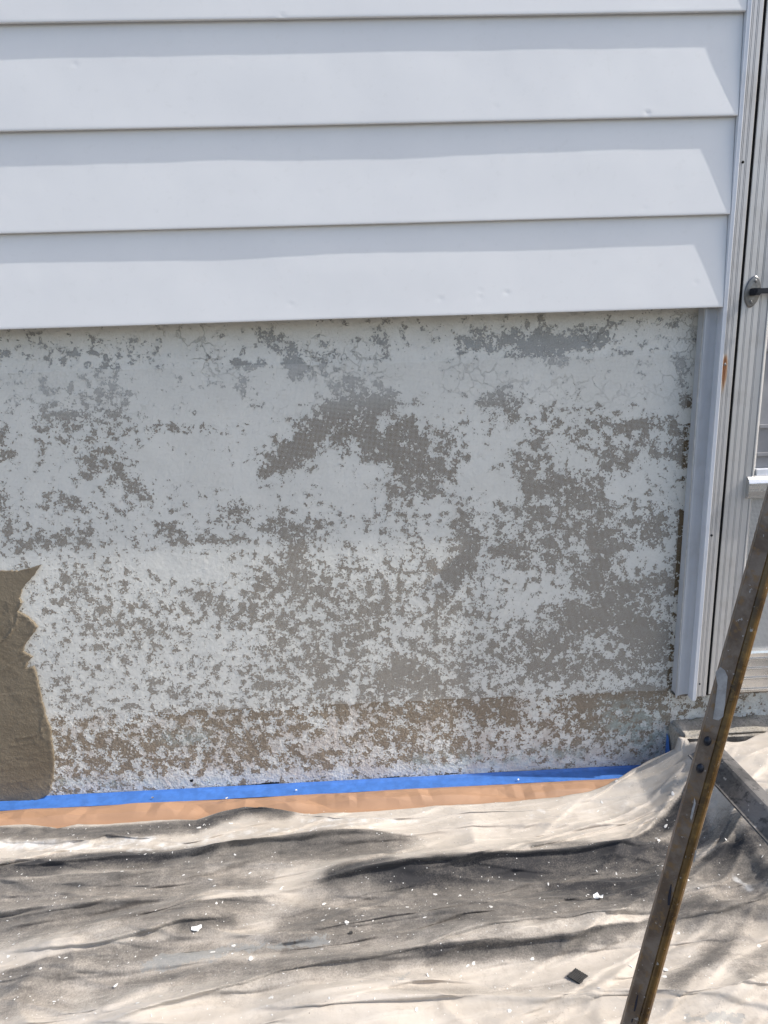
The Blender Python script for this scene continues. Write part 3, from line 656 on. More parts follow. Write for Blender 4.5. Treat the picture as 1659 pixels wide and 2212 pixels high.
# rotten sill strip under the frame
xs = np.linspace(.836, 1.74, 150); prof_s = [(.072, .239), (.046, .2405), (.0285, .2445), (.025, .2500), (.029, .2550), (.072, .2552)]
v = []; f = []
for i, x in enumerate(xs):
    for j, (y, z) in enumerate(prof_s):
        q = float(fnoise(np.array([x*70]), np.array([j*3.1]), 21, 3)[0]); v.append((x, y+.004*q*(j not in (0, 5)), z+.0035*q*(j in (1, 2))))
n_ = len(prof_s)
for i in range(len(xs)-1):
    for j in range(n_-1): a = i*n_+j; f.append((a, a+1, a+1+n_, a+n_))
me = pydata('door_sill', v, f); bm = bmesh.new(); bm.from_mesh(me); bmesh.ops.recalc_face_normals(bm, faces=bm.faces); bm.to_mesh(me); bm.free()
link('door_sill', me, M_['wood'], frame, (.9, .03, .22))

# ------------------------------------------------------------------ concrete step
bm = bmesh.new()
SX0, SX1, SY0, SY1, SZ = .842, 1.85, -.014, .082, .149
bmesh.ops.create_cube(bm, size=1, matrix=Matrix.Translation(((SX0+SX1)/2, (SY0+SY1)/2, SZ/2)) @ Matrix.Diagonal((SX1-SX0, SY1-SY0, SZ, 1)))
bmesh.ops.bevel(bm, geom=bm.edges[:], offset=.008, segments=3, affect='EDGES')
for ax, k in ((0, 130), (1, 12), (2, 16)):
    lo = (SX0, SY0, 0)[ax]; hi = (SX1, SY1, SZ)[ax]
    for i in range(1, k):
        c = [0, 0, 0]; c[ax] = lo+(hi-lo)*i/k; nn = [0, 0, 0]; nn[ax] = 1
        bmesh.ops.bisect_plane(bm, geom=bm.verts[:]+bm.edges[:]+bm.faces[:], plane_co=c, plane_no=nn)
bm.normal_update()
P = np.array([v.co[:] for v in bm.verts]); q = .006*fnoise(P[:, 0]*25+P[:, 2]*18, P[:, 1]*25+P[:, 2]*21, 61, 4)
for v, d in zip(bm.verts, q): v.co += v.normal*float(d)
me = bpy.data.meshes.new('concrete_step'); bm.to_mesh(me); bm.free()
tag(link('concrete_step', me, M_['concrete'], None, (1.2, 0, 0), smooth=True), 'rough worn concrete step below the screen door', 'step', kind='thing')

# ------------------------------------------------------------------ tape and paper along the foot of the wall
xs = np.linspace(-1.45, .815, 330)
def strip_grid(name, y0, y1, rows, zf, xs=xs, wob0=.0, wob1=.0, seed=0):
    T = np.linspace(0, 1, rows)[:, None]
    a = y0+wob0*vnoise(xs*9, xs*0, seed)[None, :]; b = y1+wob1*fnoise(xs*14, xs*0, seed+1, 3)[None, :]
    Yg = a*(1-T)+b*T; Xg = np.repeat(xs[None, :], rows, 0)
    return grid_mesh(name, Xg, Yg, zf(Xg, Yg, T), flip=True)
tz = lambda X, Y, T: .0075+.0006*fnoise(X*20, Y*40, 4, 2)+.006*np.clip((Y-.062)/.007, 0, 1)
tag(link('masking_tape', strip_grid('masking_tape', .0690, .0205, 12, tz, wob1=.0012, seed=3), M_['tape'], None, (0, .02, .007)), 'long strip of bright blue masking tape along the foot of the wall', 'tape')
def pz(X, Y, T):
    def tri(x, y, seed):
        vnoise(np.zeros(1), np.zeros(1), seed); T_ = _T[seed]
        xi = np.floor(x).astype(int); yi = np.floor(y).astype(int); a = x-xi; b = y-yi
        g = lambda i, j: T_[(xi+i) % 256, (yi+j) % 256]
        return np.where(a+b < 1, g(0, 0)+(g(1, 0)-g(0, 0))*a+(g(0, 1)-g(0, 0))*b, g(1, 1)+(g(0, 1)-g(1, 1))*(1-a)+(g(1, 0)-g(1, 1))*(1-b))
    up_ = np.clip(T*7, 0, 1)
    X = X+.03*vnoise(X*7, Y*9, 25); Y = Y+.02*vnoise(X*9, Y*7, 26)
    return .0048+up_*(.0090+.0120*tri(X*10+Y*16, Y*17-X*6, 14)+.0035*tri(X*23-Y*25, Y*27+X*13, 18)+.003*vnoise(X*6, Y*9, 19))*np.clip(1-(T-.34)/.14, 0, 1)
PX = np.linspace(-1.45, .80, 560)
tag(link('masking_paper', strip_grid('masking_paper', .026, -.14, 60, pz, PX, seed=8), M_['paper'], None, (0, -.05, .004), ), 'crinkled strip of brown masking paper between blue tape and drop cloth', 'paper')
bpy.data.objects['masking_paper'].data.polygons.foreach_set('use_smooth', [False]*len(bpy.data.objects['masking_paper'].data.polygons))
# short tape end on the side of the step
v = []; f = []
cols = [(.0680, .000, .108), (.057, .000, .098), (.045, .000, .072), (.033, .000, .060), (.021, .0, .045)]
for y, z0, z1 in cols:
    for t in np.linspace(0, 1, 5): v.append((.8355-.001*math.sin(y*300), y, .004+z0+(z1-z0)*t))
for i in range(len(cols)-1):
    for j in range(4): a = i*5+j; f.append((a, a+1, a+6, a+5))
tag(link('tape_scrap', pydata('tape_scrap', v, f), M_['tape'], None, (.8355, .04, .004)), 'small blue tape end on the side of the concrete step', 'tape')

# ------------------------------------------------------------------ drop cloth
EDGE = sorted([(-0.9779, -0.0368, 0.0060), (-0.8989, -0.0396, 0.0060), (-0.8140, -0.0575, 0.0060), (-0.7698, -0.0484, 0.0060), (-0.6824, -0.0592, 0.0060), (-0.5515, -0.0560, 0.0080), (-0.4593, -0.0644, 0.0100), (-0.3948, -0.0504, 0.0220), (-0.3353, -0.0407, 0.0280), (-0.2923, -0.0443, 0.0280), (-0.2187, -0.0577, 0.0180), (-0.1583, -0.0614, 0.0100), (-0.0672, -0.0657, 0.0090), (0.0301, -0.0663, 0.0090), (0.1701, -0.0589, 0.0090), (0.3490, -0.0579, 0.0100), (0.4928, -0.0532, 0.0120), (0.5764, -0.0449, 0.0180), (0.6301, -0.0334, 0.0280), (0.7111, -0.0006, 0.0480), (0.7601, -0.0027, 0.0750), (0.8045, -0.0138, 0.1050), (0.8366, -0.0231, 0.1300), (0.8579, -0.0418, 0.1500), (0.9027, -0.0534, 0.1560), (0.9460, -0.0629, 0.1580), (0.9837, -0.0619, 0.1580), (1.0191, -0.0428, 0.1580), (1.0674, -0.0243, 0.1580)])
ex = np.array([-1.6]+[p[0] for p in EDGE]+[1.5]); ey = np.array([EDGE[0][1]-.0]+[p[1] for p in EDGE]+[EDGE[-1][1]]); ez = np.array([EDGE[0][2]]+[p[2] for p in EDGE]+[.158])
def base_h(x, y):
    e = np.interp(x, ex, ey); zc = np.interp(x, ex, ez)
    d = np.clip(e-y, 0, None)                                   # distance in front of the back edge
    flat = np.where(x > .84, np.clip(y*0+.0, 0, 0)+np.clip(e+.04, 0, .2), .0)
    L = .035+zc*1.9
    return .006+(zc-.006)*np.exp(-(np.clip(d-flat, 0, None)/L)**1.6)
FOLDS = [  # points, height mm, back width mm, front width mm, overhang mm
 ([(-0.9226, -0.2399), (-0.8805, -0.2387), (-0.7787, -0.2256), (-0.6474, -0.2129), (-0.5092, -0.2159), (-0.3711, -0.2174), (-0.2621, -0.2038), (-0.1230, -0.1773), (0.0259, -0.1708), (0.1069, -0.1671)],11,42,16,2),
 ([(-0.9046, -0.2759), (-0.8626, -0.2763), (-0.7100, -0.2635), (-0.5475, -0.2731), (-0.4461, -0.2514), (-0.2016, -0.2553), (-0.0656, -0.2194)],8,30,11,2),
 ([(-0.8109, -0.4631), (-0.7734, -0.4635), (-0.6772, -0.4704), (-0.5851, -0.4669), (-0.4952, -0.4526), (-0.4039, -0.4356), (-0.3111, -0.4119), (-0.2556, -0.3843)],19,60,7,8),
 ([(-0.4812, -0.3993), (-0.3719, -0.3782), (-0.2443, -0.3521), (-0.1169, -0.3274), (0.0191, -0.3094), (0.1824, -0.2927), (0.3465, -0.2860), (0.5136, -0.2777), (0.6256, -0.2741), (0.7022, -0.2515)],12,44,12,3),
 ([(-0.5650, -0.6411), (-0.5274, -0.6302), (-0.4459, -0.6220), (-0.3860, -0.6074), (-0.3034, -0.5890), (-0.2183, -0.5700), (-0.1079, -0.5489), (0.0098, -0.5359), (0.0799, -0.5246), (0.1524, -0.5051), (0.2502, -0.4892), (0.4498, -0.4680), (0.5803, -0.4616), (0.6482, -0.4453), (0.7187, -0.4247), (0.7987, -0.3694), (0.8699, -0.3011), (0.9386, -0.2344)],18,50,7,7),
 ([(0.0098, -0.5359), (0.1032, -0.5328), (0.1963, -0.5307), (0.2913, -0.5231), (0.3874, -0.5164), (0.4646, -0.4989), (0.5817, -0.4654)],15,30,9,6),
 ([(-0.2578, -0.6302), (-0.2110, -0.6306), (-0.1043, -0.6360), (0.0067, -0.6343), (0.1348, -0.6337), (0.2665, -0.6294), (0.3975, -0.6297), (0.5174, -0.6371), (0.6114, -0.6426), (0.7248, -0.6427), (0.8175, -0.6374)],13,46,6,6),
 ([(0.5606, -0.4882), (0.6308, -0.4837), (0.7171, -0.4779), (0.7996, -0.4629), (0.8619, -0.4420), (0.9682, -0.4033)],15,40,8,6),
 ([(0.4825, -0.4329), (0.5852, -0.4277), (0.6944, -0.3893), (0.8035, -0.3188), (0.8818, -0.2546)],13,26,12,4),
 ([(0.5582, -0.5620), (0.6286, -0.5507), (0.7082, -0.5050), (0.7579, -0.4846)],6,22,14,0),
 ([(0.5349, -0.6373), (0.5899, -0.6134), (0.6466, -0.5896), (0.7156, -0.5458), (0.7783, -0.4922)],7,26,18,0),
 ([(0.4398, -0.3670), (0.5569, -0.3008), (0.6697, -0.2097), (0.7642, -0.1249), (0.8468, -0.0507)],14,34,14,4),
 ([(0.4898, -0.3460), (0.5829, -0.3238), (0.7057, -0.2387), (0.8110, -0.1599)],12,30,12,4),
 ([(-0.7276, -0.5597), (-0.6386, -0.5199), (-0.5440, -0.4777), (-0.4613, -0.4723)],6,26,18,0),
 ([(0.0839, -0.4348), (0.2627, -0.4267), (0.3843, -0.4256), (0.4934, -0.4011)],6,24,10,2),
 ([(-0.8188, -0.3681), (-0.6705, -0.3663), (-0.5248, -0.3511), (-0.4083, -0.3261)],5,22,10,1),
 ([(-0.1955, -0.1253), (-0.0547, -0.1227), (0.1106, -0.1237)],5,24,14,0),
 ([(0.8455, -0.2245), (0.9156, -0.2215), (0.9921, -0.2279)],9,14,10,3),([(0.8162, -0.2816), (0.8857, -0.2757), (0.9627, -0.2770)],9,14,10,3),
 ([(-0.1789, -0.3366), (-0.0961, -0.3220), (0.0201, -0.3095), (0.1822, -0.2942), (0.3465, -0.2860), (0.5136, -0.2777), (0.6725, -0.2683)],15,40,10,6),([(-0.5232, -0.2454), (-0.3667, -0.2115), (-0.2347, -0.1979), (-0.0545, -0.1745), (0.0488, -0.1727)],11,34,10,5),
 ([(-0.5530, -0.6723), (-0.3505, -0.6687), (-0.1025, -0.6810), (0.1447, -0.6889)],9,50,10,3),
]
HEM = [([(-0.9923, -0.1008), (-0.9426, -0.1083), (-0.7889, -0.1324), (-0.7037, -0.1308), (-0.6683, -0.1166), (-0.5887, -0.1315), (-0.5598, -0.1322), (-0.4786, -0.1093), (-0.3914, -0.0734)],7,45,5,5),
       ([(-0.2489, -0.0611), (-0.1631, -0.0794), (-0.0965, -0.0977), (0.0283, -0.1134), (0.1479, -0.1069), (0.2987, -0.1028), (0.4504, -0.1005), (0.5527, -0.0650), (0.6353, -0.0239)],5,40,4,5)]
xs = np.arange(-1.5, 1.30, .0062)
nv = 300
t = np.linspace(0, 1, nv); tv = np.concatenate([t[:-1], 1+np.linspace(0, 1, 46)**1.3*.95])
Xc, T = np.meshgrid(xs, tv)
E_ = np.interp(Xc, ex, ey)+.0016*fnoise(Xc*25, Xc*0, 71, 3)
Yc = E_+(-.80-E_)*np.clip(T, 0, 1)-np.clip(T-1, 0, None)*.48
Zc = base_h(Xc, Yc)
dY = np.zeros_like(Xc); dZ = np.zeros_like(Xc)
for pts, A, w1, w2, ov in FOLDS+HEM:
    pts = sorted(pts); fx = np.array([p[0] for p in pts]); fy = np.array([p[1] for p in pts])
    yc = np.interp(Xc, fx, fy)+.003*vnoise(Xc*7, Xc*0+A, 5)
    L = fx[-1]-fx[0]; env = sstep(fx[0]-.01, fx[0]+min(.16, L*.3), Xc)*(1-sstep(fx[-1]-min(.16, L*.3), fx[-1]+.01, Xc))
    if fx[0] < -.9: env = np.where(Xc < fx[0]+.3, 1, env)
    env = env*(.8+.35*vnoise(Xc*4.5, Xc*0+A*1.3, 9))
    d = (yc-Yc)*1000
    pr = np.where(d < 0, np.exp(-(np.abs(d)/w1)**1.35), np.exp(-(np.abs(d)/w2)**2))
    hump = np.where(d < 0, np.exp(-(np.abs(d)/(w1*1.2))**1.35), np.exp(-(np.abs(d)/(w1*.6))**1.5))
    nose = np.where(d < 0, np.exp(-np.abs(d)/28), np.exp(-(np.abs(d)/3.0)**2))
    dZ += A*1e-3*env*(1.5*hump+.62*nose*(ov > 0))
    dY -= 1.9*ov*1e-3*env*np.where(d < 0, np.exp(-(d/(14+ov*2))**2), np.exp(-(d/4.5)**2))
rr_ = random.Random(23)
for _ in range(170):                                            # smaller random creases, most of them running with the big folds
    cx = rr_.uniform(-1.1, 1.0); cy = rr_.uniform(-.74, -.10); L = rr_.uniform(.08, .38); sl = rr_.gauss(.13, .16) if cx < .45 else rr_.gauss(.45, .25)
    A = rr_.uniform(2.5, 8.5); w1 = rr_.uniform(7, 22); ov = rr_.choice((0, 2, 4, 6))
    yc = cy+sl*(Xc-cx)+.25*rr_.uniform(-1, 1)*(Xc-cx)**2+.004*vnoise(Xc*14, Xc*0+cx*9, 6)
    env = np.exp(-(np.abs(Xc-cx)/L)**2.5)
    d = (yc-Yc)*1000
    hump = np.where(d < 0, np.exp(-(np.abs(d)/(w1*1.3))**1.4), np.exp(-(np.abs(d)/(w1*.32))**1.6))
    dZ += A*1e-3*env*hump
    dY -= ov*1e-3*env*np.where(d < 0, np.exp(-(d/16)**2), np.exp(-(d/5)**2))
for _ in range(230):                                           # narrow creases
    cx = rr_.uniform(-1.05, 1.0); cy = rr_.uniform(-.74, -.04); L = rr_.uniform(.04, .22); sl = rr_.gauss(.12, .10) if cx < .40 else rr_.gauss(.5, .35)
    A = rr_.uniform(1.6, 4.6); w1 = rr_.uniform(5, 11)
    m_ = np.abs(xs-cx) < L*1.9
    if not m_.any(): continue
    Xs, Ys = Xc[:, m_], Yc[:, m_]
    yc = cy+sl*(Xs-cx)+.6*rr_.uniform(-1, 1)*(Xs-cx)**2
    env = np.exp(-(np.abs(Xs-cx)/L)**2.5); d = (yc-Ys)*1000
    dZ[:, m_] += A*1e-3*env*np.where(d < 0, np.exp(-(np.abs(d)/(w1*1.4))**1.3), np.exp(-(np.abs(d)/3.2)**2))
    dY[:, m_] -= 4.5e-3*env*np.where(d < 0, np.exp(-(d/12)**2), np.exp(-(d/4)**2))
fr = np.clip((E_-Yc)/.03, 0, 1)
dZ *= np.clip((E_-Yc)/.012+.35, 0, 1)
u = Xc*1.0; w = Yc+.11*Xc
rg = lambda q: (1-np.abs(q)*2.2).clip(0)**2
dZ += fr*(.010*rg(vnoise(u*2.3, w*11, 101))+.006*rg(vnoise(u*4+3, (w+.06*u)*21, 104))*(.5+.5*vnoise(u*3, w*6, 105))+.0026*fnoise(u*7, w*34, 102, 3)+.0010*fnoise(u*30, w*70, 103, 2))
Zc = np.maximum(Zc+dZ, .005); Yc2 = Yc+dY
onstep = (Xc > SX0-.02) & (Yc2 > SY0-.02)
Zc = np.where(onstep, np.maximum(Zc, .153), Zc)
me = grid_mesh('drop_cloth', Xc, Yc2, Zc, flip=True)
DARK_STROKES = [  # soft dark strokes on the cloth: points, radius, strength
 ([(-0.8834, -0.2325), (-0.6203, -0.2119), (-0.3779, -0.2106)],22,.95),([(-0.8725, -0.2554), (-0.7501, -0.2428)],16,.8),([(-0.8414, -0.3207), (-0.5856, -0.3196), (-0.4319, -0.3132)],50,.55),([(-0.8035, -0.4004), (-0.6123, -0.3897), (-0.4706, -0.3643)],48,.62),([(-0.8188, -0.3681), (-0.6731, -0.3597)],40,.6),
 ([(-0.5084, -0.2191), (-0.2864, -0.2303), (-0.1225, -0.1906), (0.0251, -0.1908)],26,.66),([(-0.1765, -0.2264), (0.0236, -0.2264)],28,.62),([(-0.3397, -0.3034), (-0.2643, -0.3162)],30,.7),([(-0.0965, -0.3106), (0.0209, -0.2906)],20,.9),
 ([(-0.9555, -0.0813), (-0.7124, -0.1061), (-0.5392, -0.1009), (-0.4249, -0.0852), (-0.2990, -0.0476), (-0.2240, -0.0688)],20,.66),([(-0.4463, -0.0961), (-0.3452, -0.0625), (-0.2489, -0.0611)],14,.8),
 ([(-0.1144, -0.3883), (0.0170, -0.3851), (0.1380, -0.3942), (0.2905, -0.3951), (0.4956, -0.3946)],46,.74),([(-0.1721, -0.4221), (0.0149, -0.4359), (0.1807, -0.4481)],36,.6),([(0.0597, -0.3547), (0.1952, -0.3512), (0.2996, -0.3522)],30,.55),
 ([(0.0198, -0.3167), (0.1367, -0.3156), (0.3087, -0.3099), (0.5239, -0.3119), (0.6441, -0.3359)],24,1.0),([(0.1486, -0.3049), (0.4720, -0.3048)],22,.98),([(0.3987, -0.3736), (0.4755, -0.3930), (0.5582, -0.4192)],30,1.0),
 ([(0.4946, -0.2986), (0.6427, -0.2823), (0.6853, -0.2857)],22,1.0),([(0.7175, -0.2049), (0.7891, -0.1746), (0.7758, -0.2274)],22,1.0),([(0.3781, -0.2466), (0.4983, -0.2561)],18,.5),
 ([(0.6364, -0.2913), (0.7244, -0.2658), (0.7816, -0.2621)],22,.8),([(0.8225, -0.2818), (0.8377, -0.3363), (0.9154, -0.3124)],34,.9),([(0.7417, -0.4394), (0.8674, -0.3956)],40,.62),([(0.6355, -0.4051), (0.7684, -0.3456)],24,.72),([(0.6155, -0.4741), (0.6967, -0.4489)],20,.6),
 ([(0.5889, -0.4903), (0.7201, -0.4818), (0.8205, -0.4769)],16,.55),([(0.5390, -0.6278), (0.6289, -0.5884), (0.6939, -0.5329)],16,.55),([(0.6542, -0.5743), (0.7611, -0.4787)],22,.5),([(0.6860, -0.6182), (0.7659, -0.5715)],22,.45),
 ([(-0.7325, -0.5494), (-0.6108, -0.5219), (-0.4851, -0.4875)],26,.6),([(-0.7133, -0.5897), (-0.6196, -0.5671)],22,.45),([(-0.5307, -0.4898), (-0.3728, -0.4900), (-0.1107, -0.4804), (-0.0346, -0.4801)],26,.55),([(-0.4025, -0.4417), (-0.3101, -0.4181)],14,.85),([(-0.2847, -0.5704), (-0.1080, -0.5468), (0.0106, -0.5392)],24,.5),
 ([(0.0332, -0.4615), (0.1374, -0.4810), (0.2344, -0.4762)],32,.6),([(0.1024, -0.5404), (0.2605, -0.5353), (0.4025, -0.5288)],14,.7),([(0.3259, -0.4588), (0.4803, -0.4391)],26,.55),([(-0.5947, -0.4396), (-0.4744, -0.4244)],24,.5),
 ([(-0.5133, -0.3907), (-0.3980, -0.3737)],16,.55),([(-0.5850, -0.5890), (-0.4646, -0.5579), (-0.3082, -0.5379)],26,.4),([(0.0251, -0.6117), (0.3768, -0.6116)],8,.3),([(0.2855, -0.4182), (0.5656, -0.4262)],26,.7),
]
gx, gy = Xc, Yc
BANDS = [   # dark bands across the cloth: sharp along one edge, fading on the other
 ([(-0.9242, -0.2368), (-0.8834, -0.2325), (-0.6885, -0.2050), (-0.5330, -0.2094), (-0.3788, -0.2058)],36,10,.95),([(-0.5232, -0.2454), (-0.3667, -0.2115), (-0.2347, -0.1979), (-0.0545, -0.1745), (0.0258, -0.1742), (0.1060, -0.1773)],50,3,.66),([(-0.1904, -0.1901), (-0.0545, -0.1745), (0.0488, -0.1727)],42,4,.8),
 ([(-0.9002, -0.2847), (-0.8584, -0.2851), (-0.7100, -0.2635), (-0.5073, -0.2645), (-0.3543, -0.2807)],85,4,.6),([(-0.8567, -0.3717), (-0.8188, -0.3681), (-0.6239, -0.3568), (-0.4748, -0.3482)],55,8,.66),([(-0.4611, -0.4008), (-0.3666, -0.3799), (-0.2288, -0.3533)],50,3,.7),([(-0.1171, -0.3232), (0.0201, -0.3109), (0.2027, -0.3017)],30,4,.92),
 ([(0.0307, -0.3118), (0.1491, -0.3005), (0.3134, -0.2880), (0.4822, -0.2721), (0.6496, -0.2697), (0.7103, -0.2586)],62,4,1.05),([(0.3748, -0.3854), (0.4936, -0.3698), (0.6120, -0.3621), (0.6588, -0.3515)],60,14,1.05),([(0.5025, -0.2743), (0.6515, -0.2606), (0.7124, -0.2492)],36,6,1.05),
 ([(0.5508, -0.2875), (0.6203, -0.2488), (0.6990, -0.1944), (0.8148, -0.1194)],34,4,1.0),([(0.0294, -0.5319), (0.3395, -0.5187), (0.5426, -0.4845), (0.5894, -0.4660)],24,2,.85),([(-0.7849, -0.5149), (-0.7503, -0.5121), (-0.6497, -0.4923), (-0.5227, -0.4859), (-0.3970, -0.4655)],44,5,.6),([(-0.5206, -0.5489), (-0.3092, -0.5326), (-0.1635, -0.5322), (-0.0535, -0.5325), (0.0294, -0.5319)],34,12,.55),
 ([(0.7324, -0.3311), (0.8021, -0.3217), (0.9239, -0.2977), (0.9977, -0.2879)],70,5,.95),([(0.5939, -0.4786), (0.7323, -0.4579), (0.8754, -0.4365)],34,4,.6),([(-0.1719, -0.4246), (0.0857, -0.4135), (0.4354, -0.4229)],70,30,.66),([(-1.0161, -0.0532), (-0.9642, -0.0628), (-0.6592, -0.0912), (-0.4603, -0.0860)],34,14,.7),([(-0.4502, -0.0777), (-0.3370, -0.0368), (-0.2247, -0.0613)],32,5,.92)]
dark_tone = strokes(gx, gy, [(p, r, v*(.62 if r >= 36 else .8 if r >= 24 else 1)) for p, r, v in DARK_STROKES], .10+.11*fnoise(gx*4, (gy+.11*gx)*11, 30, 3)-.05*sstep(-.56, -.68, gy)-.08*sstep(-.24, -.14, gy))
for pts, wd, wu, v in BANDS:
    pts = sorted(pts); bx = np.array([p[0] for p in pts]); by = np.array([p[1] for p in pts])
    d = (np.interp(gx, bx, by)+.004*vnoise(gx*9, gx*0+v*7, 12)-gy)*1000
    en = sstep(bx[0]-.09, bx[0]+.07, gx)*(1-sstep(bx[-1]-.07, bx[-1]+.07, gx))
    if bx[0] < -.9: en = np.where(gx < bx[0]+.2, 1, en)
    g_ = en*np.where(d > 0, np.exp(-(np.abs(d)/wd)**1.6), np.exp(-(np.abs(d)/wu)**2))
    dark_tone = np.maximum(dark_tone, dark_tone+(v-dark_tone)*g_)
dark_tone *= (.92+.2*fnoise(gx*5, (gy+.11*gx)*16, 33, 3))
attr(me, 'dark_tone', np.clip(dark_tone, 0, 1))
attr(me, 'greypaint', strokes(gx, gy, [([(-0.4339, -0.5055), (-0.3161, -0.4940)],16,.95),([(-0.3181, -0.4826), (-0.2049, -0.4851), (-0.1107, -0.4804)],14,.75),([(-0.4677, -0.5161), (-0.4138, -0.5123)],10,.8),([(0.5440, -0.6939), (0.6464, -0.6918)],9,.8),([(0.0256, -0.6020), (0.0540, -0.5738)],8,.6)], gx*0))
attr(me, 'chalk', strokes(gx, gy, [([(-0.9342, -0.1258), (-0.6929, -0.1616), (-0.5520, -0.1396)],22,.62),([(-0.5749, -0.1791), (-0.4119, -0.1508), (-0.2408, -0.1390), (-0.0079, -0.1406)],26,.5),([(-0.1856, -0.0994), (0.1106, -0.1237)],12,.55),([(0.3501, -0.1163), (0.6525, -0.1136)],40,.36),([(0.6907, -0.0987), (0.8443, -0.0290)],30,.35),([(0.7882, -0.3896), (0.8126, -0.4575)],12,.5),([(-0.6958, -0.1531), (-0.3710, -0.1871)],18,.5)], gx*0))
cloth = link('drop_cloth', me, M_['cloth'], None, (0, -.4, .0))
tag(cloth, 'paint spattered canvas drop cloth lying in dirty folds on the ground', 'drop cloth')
sol = cloth.modifiers.new('thickness', 'SOLIDIFY'); sol.thickness = .0016; sol.offset = -1

def cloth_at(x, y):
    j = int(np.clip(round((x-xs[0])/.0062), 0, len(xs)-1)); i = int(np.argmin(np.abs(Yc2[:, j]-y)))
    return float(Zc[i, j])
# dried paint drops on the cloth
rng = random.Random(11)
BIG = [(-0.3731, -0.4533), (-0.2949, -0.4809), (-0.3345, -0.4949), (-0.2940, -0.5034), (-0.2531, -0.5237), (-0.2067, -0.5205), (-0.1674, -0.3512), (-0.1981, -0.3529), (-0.3610, -0.3297), (-0.4393, -0.2901), (-0.1144, -0.3883), (-0.1288, -0.4412), (-0.1142, -0.4411), (-0.0780, -0.4498), (-0.0634, -0.4509), (-0.2024, -0.6171), (-0.0444, -0.5638), (-0.3446, -0.3905), (-0.7331, -0.1890), (-0.7556, -0.1147), (0.1851, -0.3778), (0.1309, -0.3669), (0.1131, -0.6207), (0.1721, -0.5666), (0.1846, -0.5622), (0.4604, -0.4079), (0.6784, -0.2464), (0.6773, -0.2624), (0.7168, -0.2097), (0.6564, -0.0359), (0.7620, -0.1412), (0.2233, -0.1240), (0.0470, -0.0949), (0.1308, -0.0981), (0.5999, -0.0903), (-0.6167, -0.3716), (-0.6230, -0.5018), (-0.4451, 0.1522), (-0.2531, -0.1329), (-0.3623, -0.1047), (-0.3926, 0.0029), (-0.4444, -0.1051), (-0.7537, -0.4456), (0.6116, -0.5155), (0.5491, -0.5983), (0.5409, -0.6130), (0.7579, -0.5544), (0.5521, -0.6763), (-0.4473, -0.6173), (-0.7498, -0.4742), (0.0666, -0.4018), (-0.5190, -0.2606), (-0.6642, -0.5234), (-0.5098, -0.5548), (-0.2906, -0.2783), (0.2412, -0.4402), (0.3023, -0.5546), (0.3524, -0.6626), (0.0644, -0.6613), (0.2331, -0.6637)]
vs3 = []; fs3 = []
def blob(x, y, r, el=1., ang=0.):
    z0 = cloth_at(x, y); gx_ = (cloth_at(x+.009, y)-cloth_at(x-.009, y))/.018; gy_ = (cloth_at(x, y+.009)-cloth_at(x, y-.009))/.018
    if abs(gx_) > .6 or abs(gy_) > .6: return
    k = 16; b = len(vs3); ph = rng.uniform(0, 6.28)
    for lay, (sc_, dz) in enumerate(((1, .0002), (.75, .0006))):
        for i in range(k):
            a = 2*math.pi*i/k; rr = sc_*r*(1+.18*math.sin(2*a+ph)+.10*math.sin(3*a+2*ph)+.06*math.sin(5*a+ph*3))
            px, py = math.cos(a)*rr*el, math.sin(a)*rr
            qx, qy = px*math.cos(ang)-py*math.sin(ang), px*math.sin(ang)+py*math.cos(ang)
            vs3.append((x+qx, y+qy, z0+gx_*qx+gy_*qy+dz))
    for i in range(k): fs3.append((b+i, b+(i+1) % k, b+k+(i+1) % k, b+k+i))
    fs3.append(tuple(range(b+k, b+2*k)))
for (x, y) in BIG:
    if y < .02: blob(x, y, rng.uniform(.0020, .0042), rng.uniform(1, 1.5), rng.uniform(0, 3))
for _ in range(900):
    x = rng.uniform(-1.0, .95); y = rng.uniform(-.78, -.06)
    blob(x, y, abs(rng.gauss(0, .0006))+.0004, rng.uniform(1, 3.0), rng.uniform(0, 3))
tag(link('paint_spatter', pydata('paint_spatter', vs3, fs3), M_['splat'], cloth, (0, -.4, 0)), kind='stuff')

# ------------------------------------------------------------------ small scraps on cloth and tape
def flake(name, x, y, r, m, label, cat, group=None, z=None, seed=0, lift=.004):
    q = random.Random(seed); k = 9; v = []; f = []
    z0 = (cloth_at(x, y) if z is None else z)+.0015
    for lay in (0, 1):
        for i in range(k):
            a = 2*math.pi*i/k; rr = r*q.uniform(.6, 1.15) if lay == 0 else None
            if lay == 0: v.append((x+math.cos(a)*rr, y+math.sin(a)*rr*.8, z0+lift*q.uniform(0, 1)))
            else: p = v[i]; v.append((p[0], p[1], p[2]+.0012))
    f = [tuple(range(k))[::-1], tuple(range(k, 2*k))]+[(i, (i+1) % k, k+(i+1) % k, k+i) for i in range(k)]
    return tag(link(name, pydata(name, v, f), m, None, (x, y, z0)), label, cat, group)
p = [(0.4718, -0.4347)][0]; flake('paint_chip', p[0], p[1], .0105, M_['chip'], 'largest white paint chip lying on the dark part of the cloth', 'paint chip', 'paint chips on the cloth', seed=2, lift=.007)
p = [(-0.3731, -0.4533)][0]; flake('paint_chip', p[0], p[1], .011, M_['chip'], 'round white paint chip on the cloth, left of the grey paint smear', 'paint chip', 'paint chips on the cloth', seed=5, lift=.003)
p = [(-0.3859, -0.4732)][0]; flake('dark_chip', p[0]+.33, p[1]-.0, .006, M_['rubber'], 'thin dark chip on the cloth near the grey paint smear', 'chip', seed=7, lift=.002)
p = [(-0.8638, 0.0090)][0]; flake('mortar_crumb', p[0], p[1], .0055, M_['crumb'], 'brown mortar crumb on the blue tape below the cement coat', 'crumb', 'mortar crumbs', z=.008, seed=8, lift=.006)
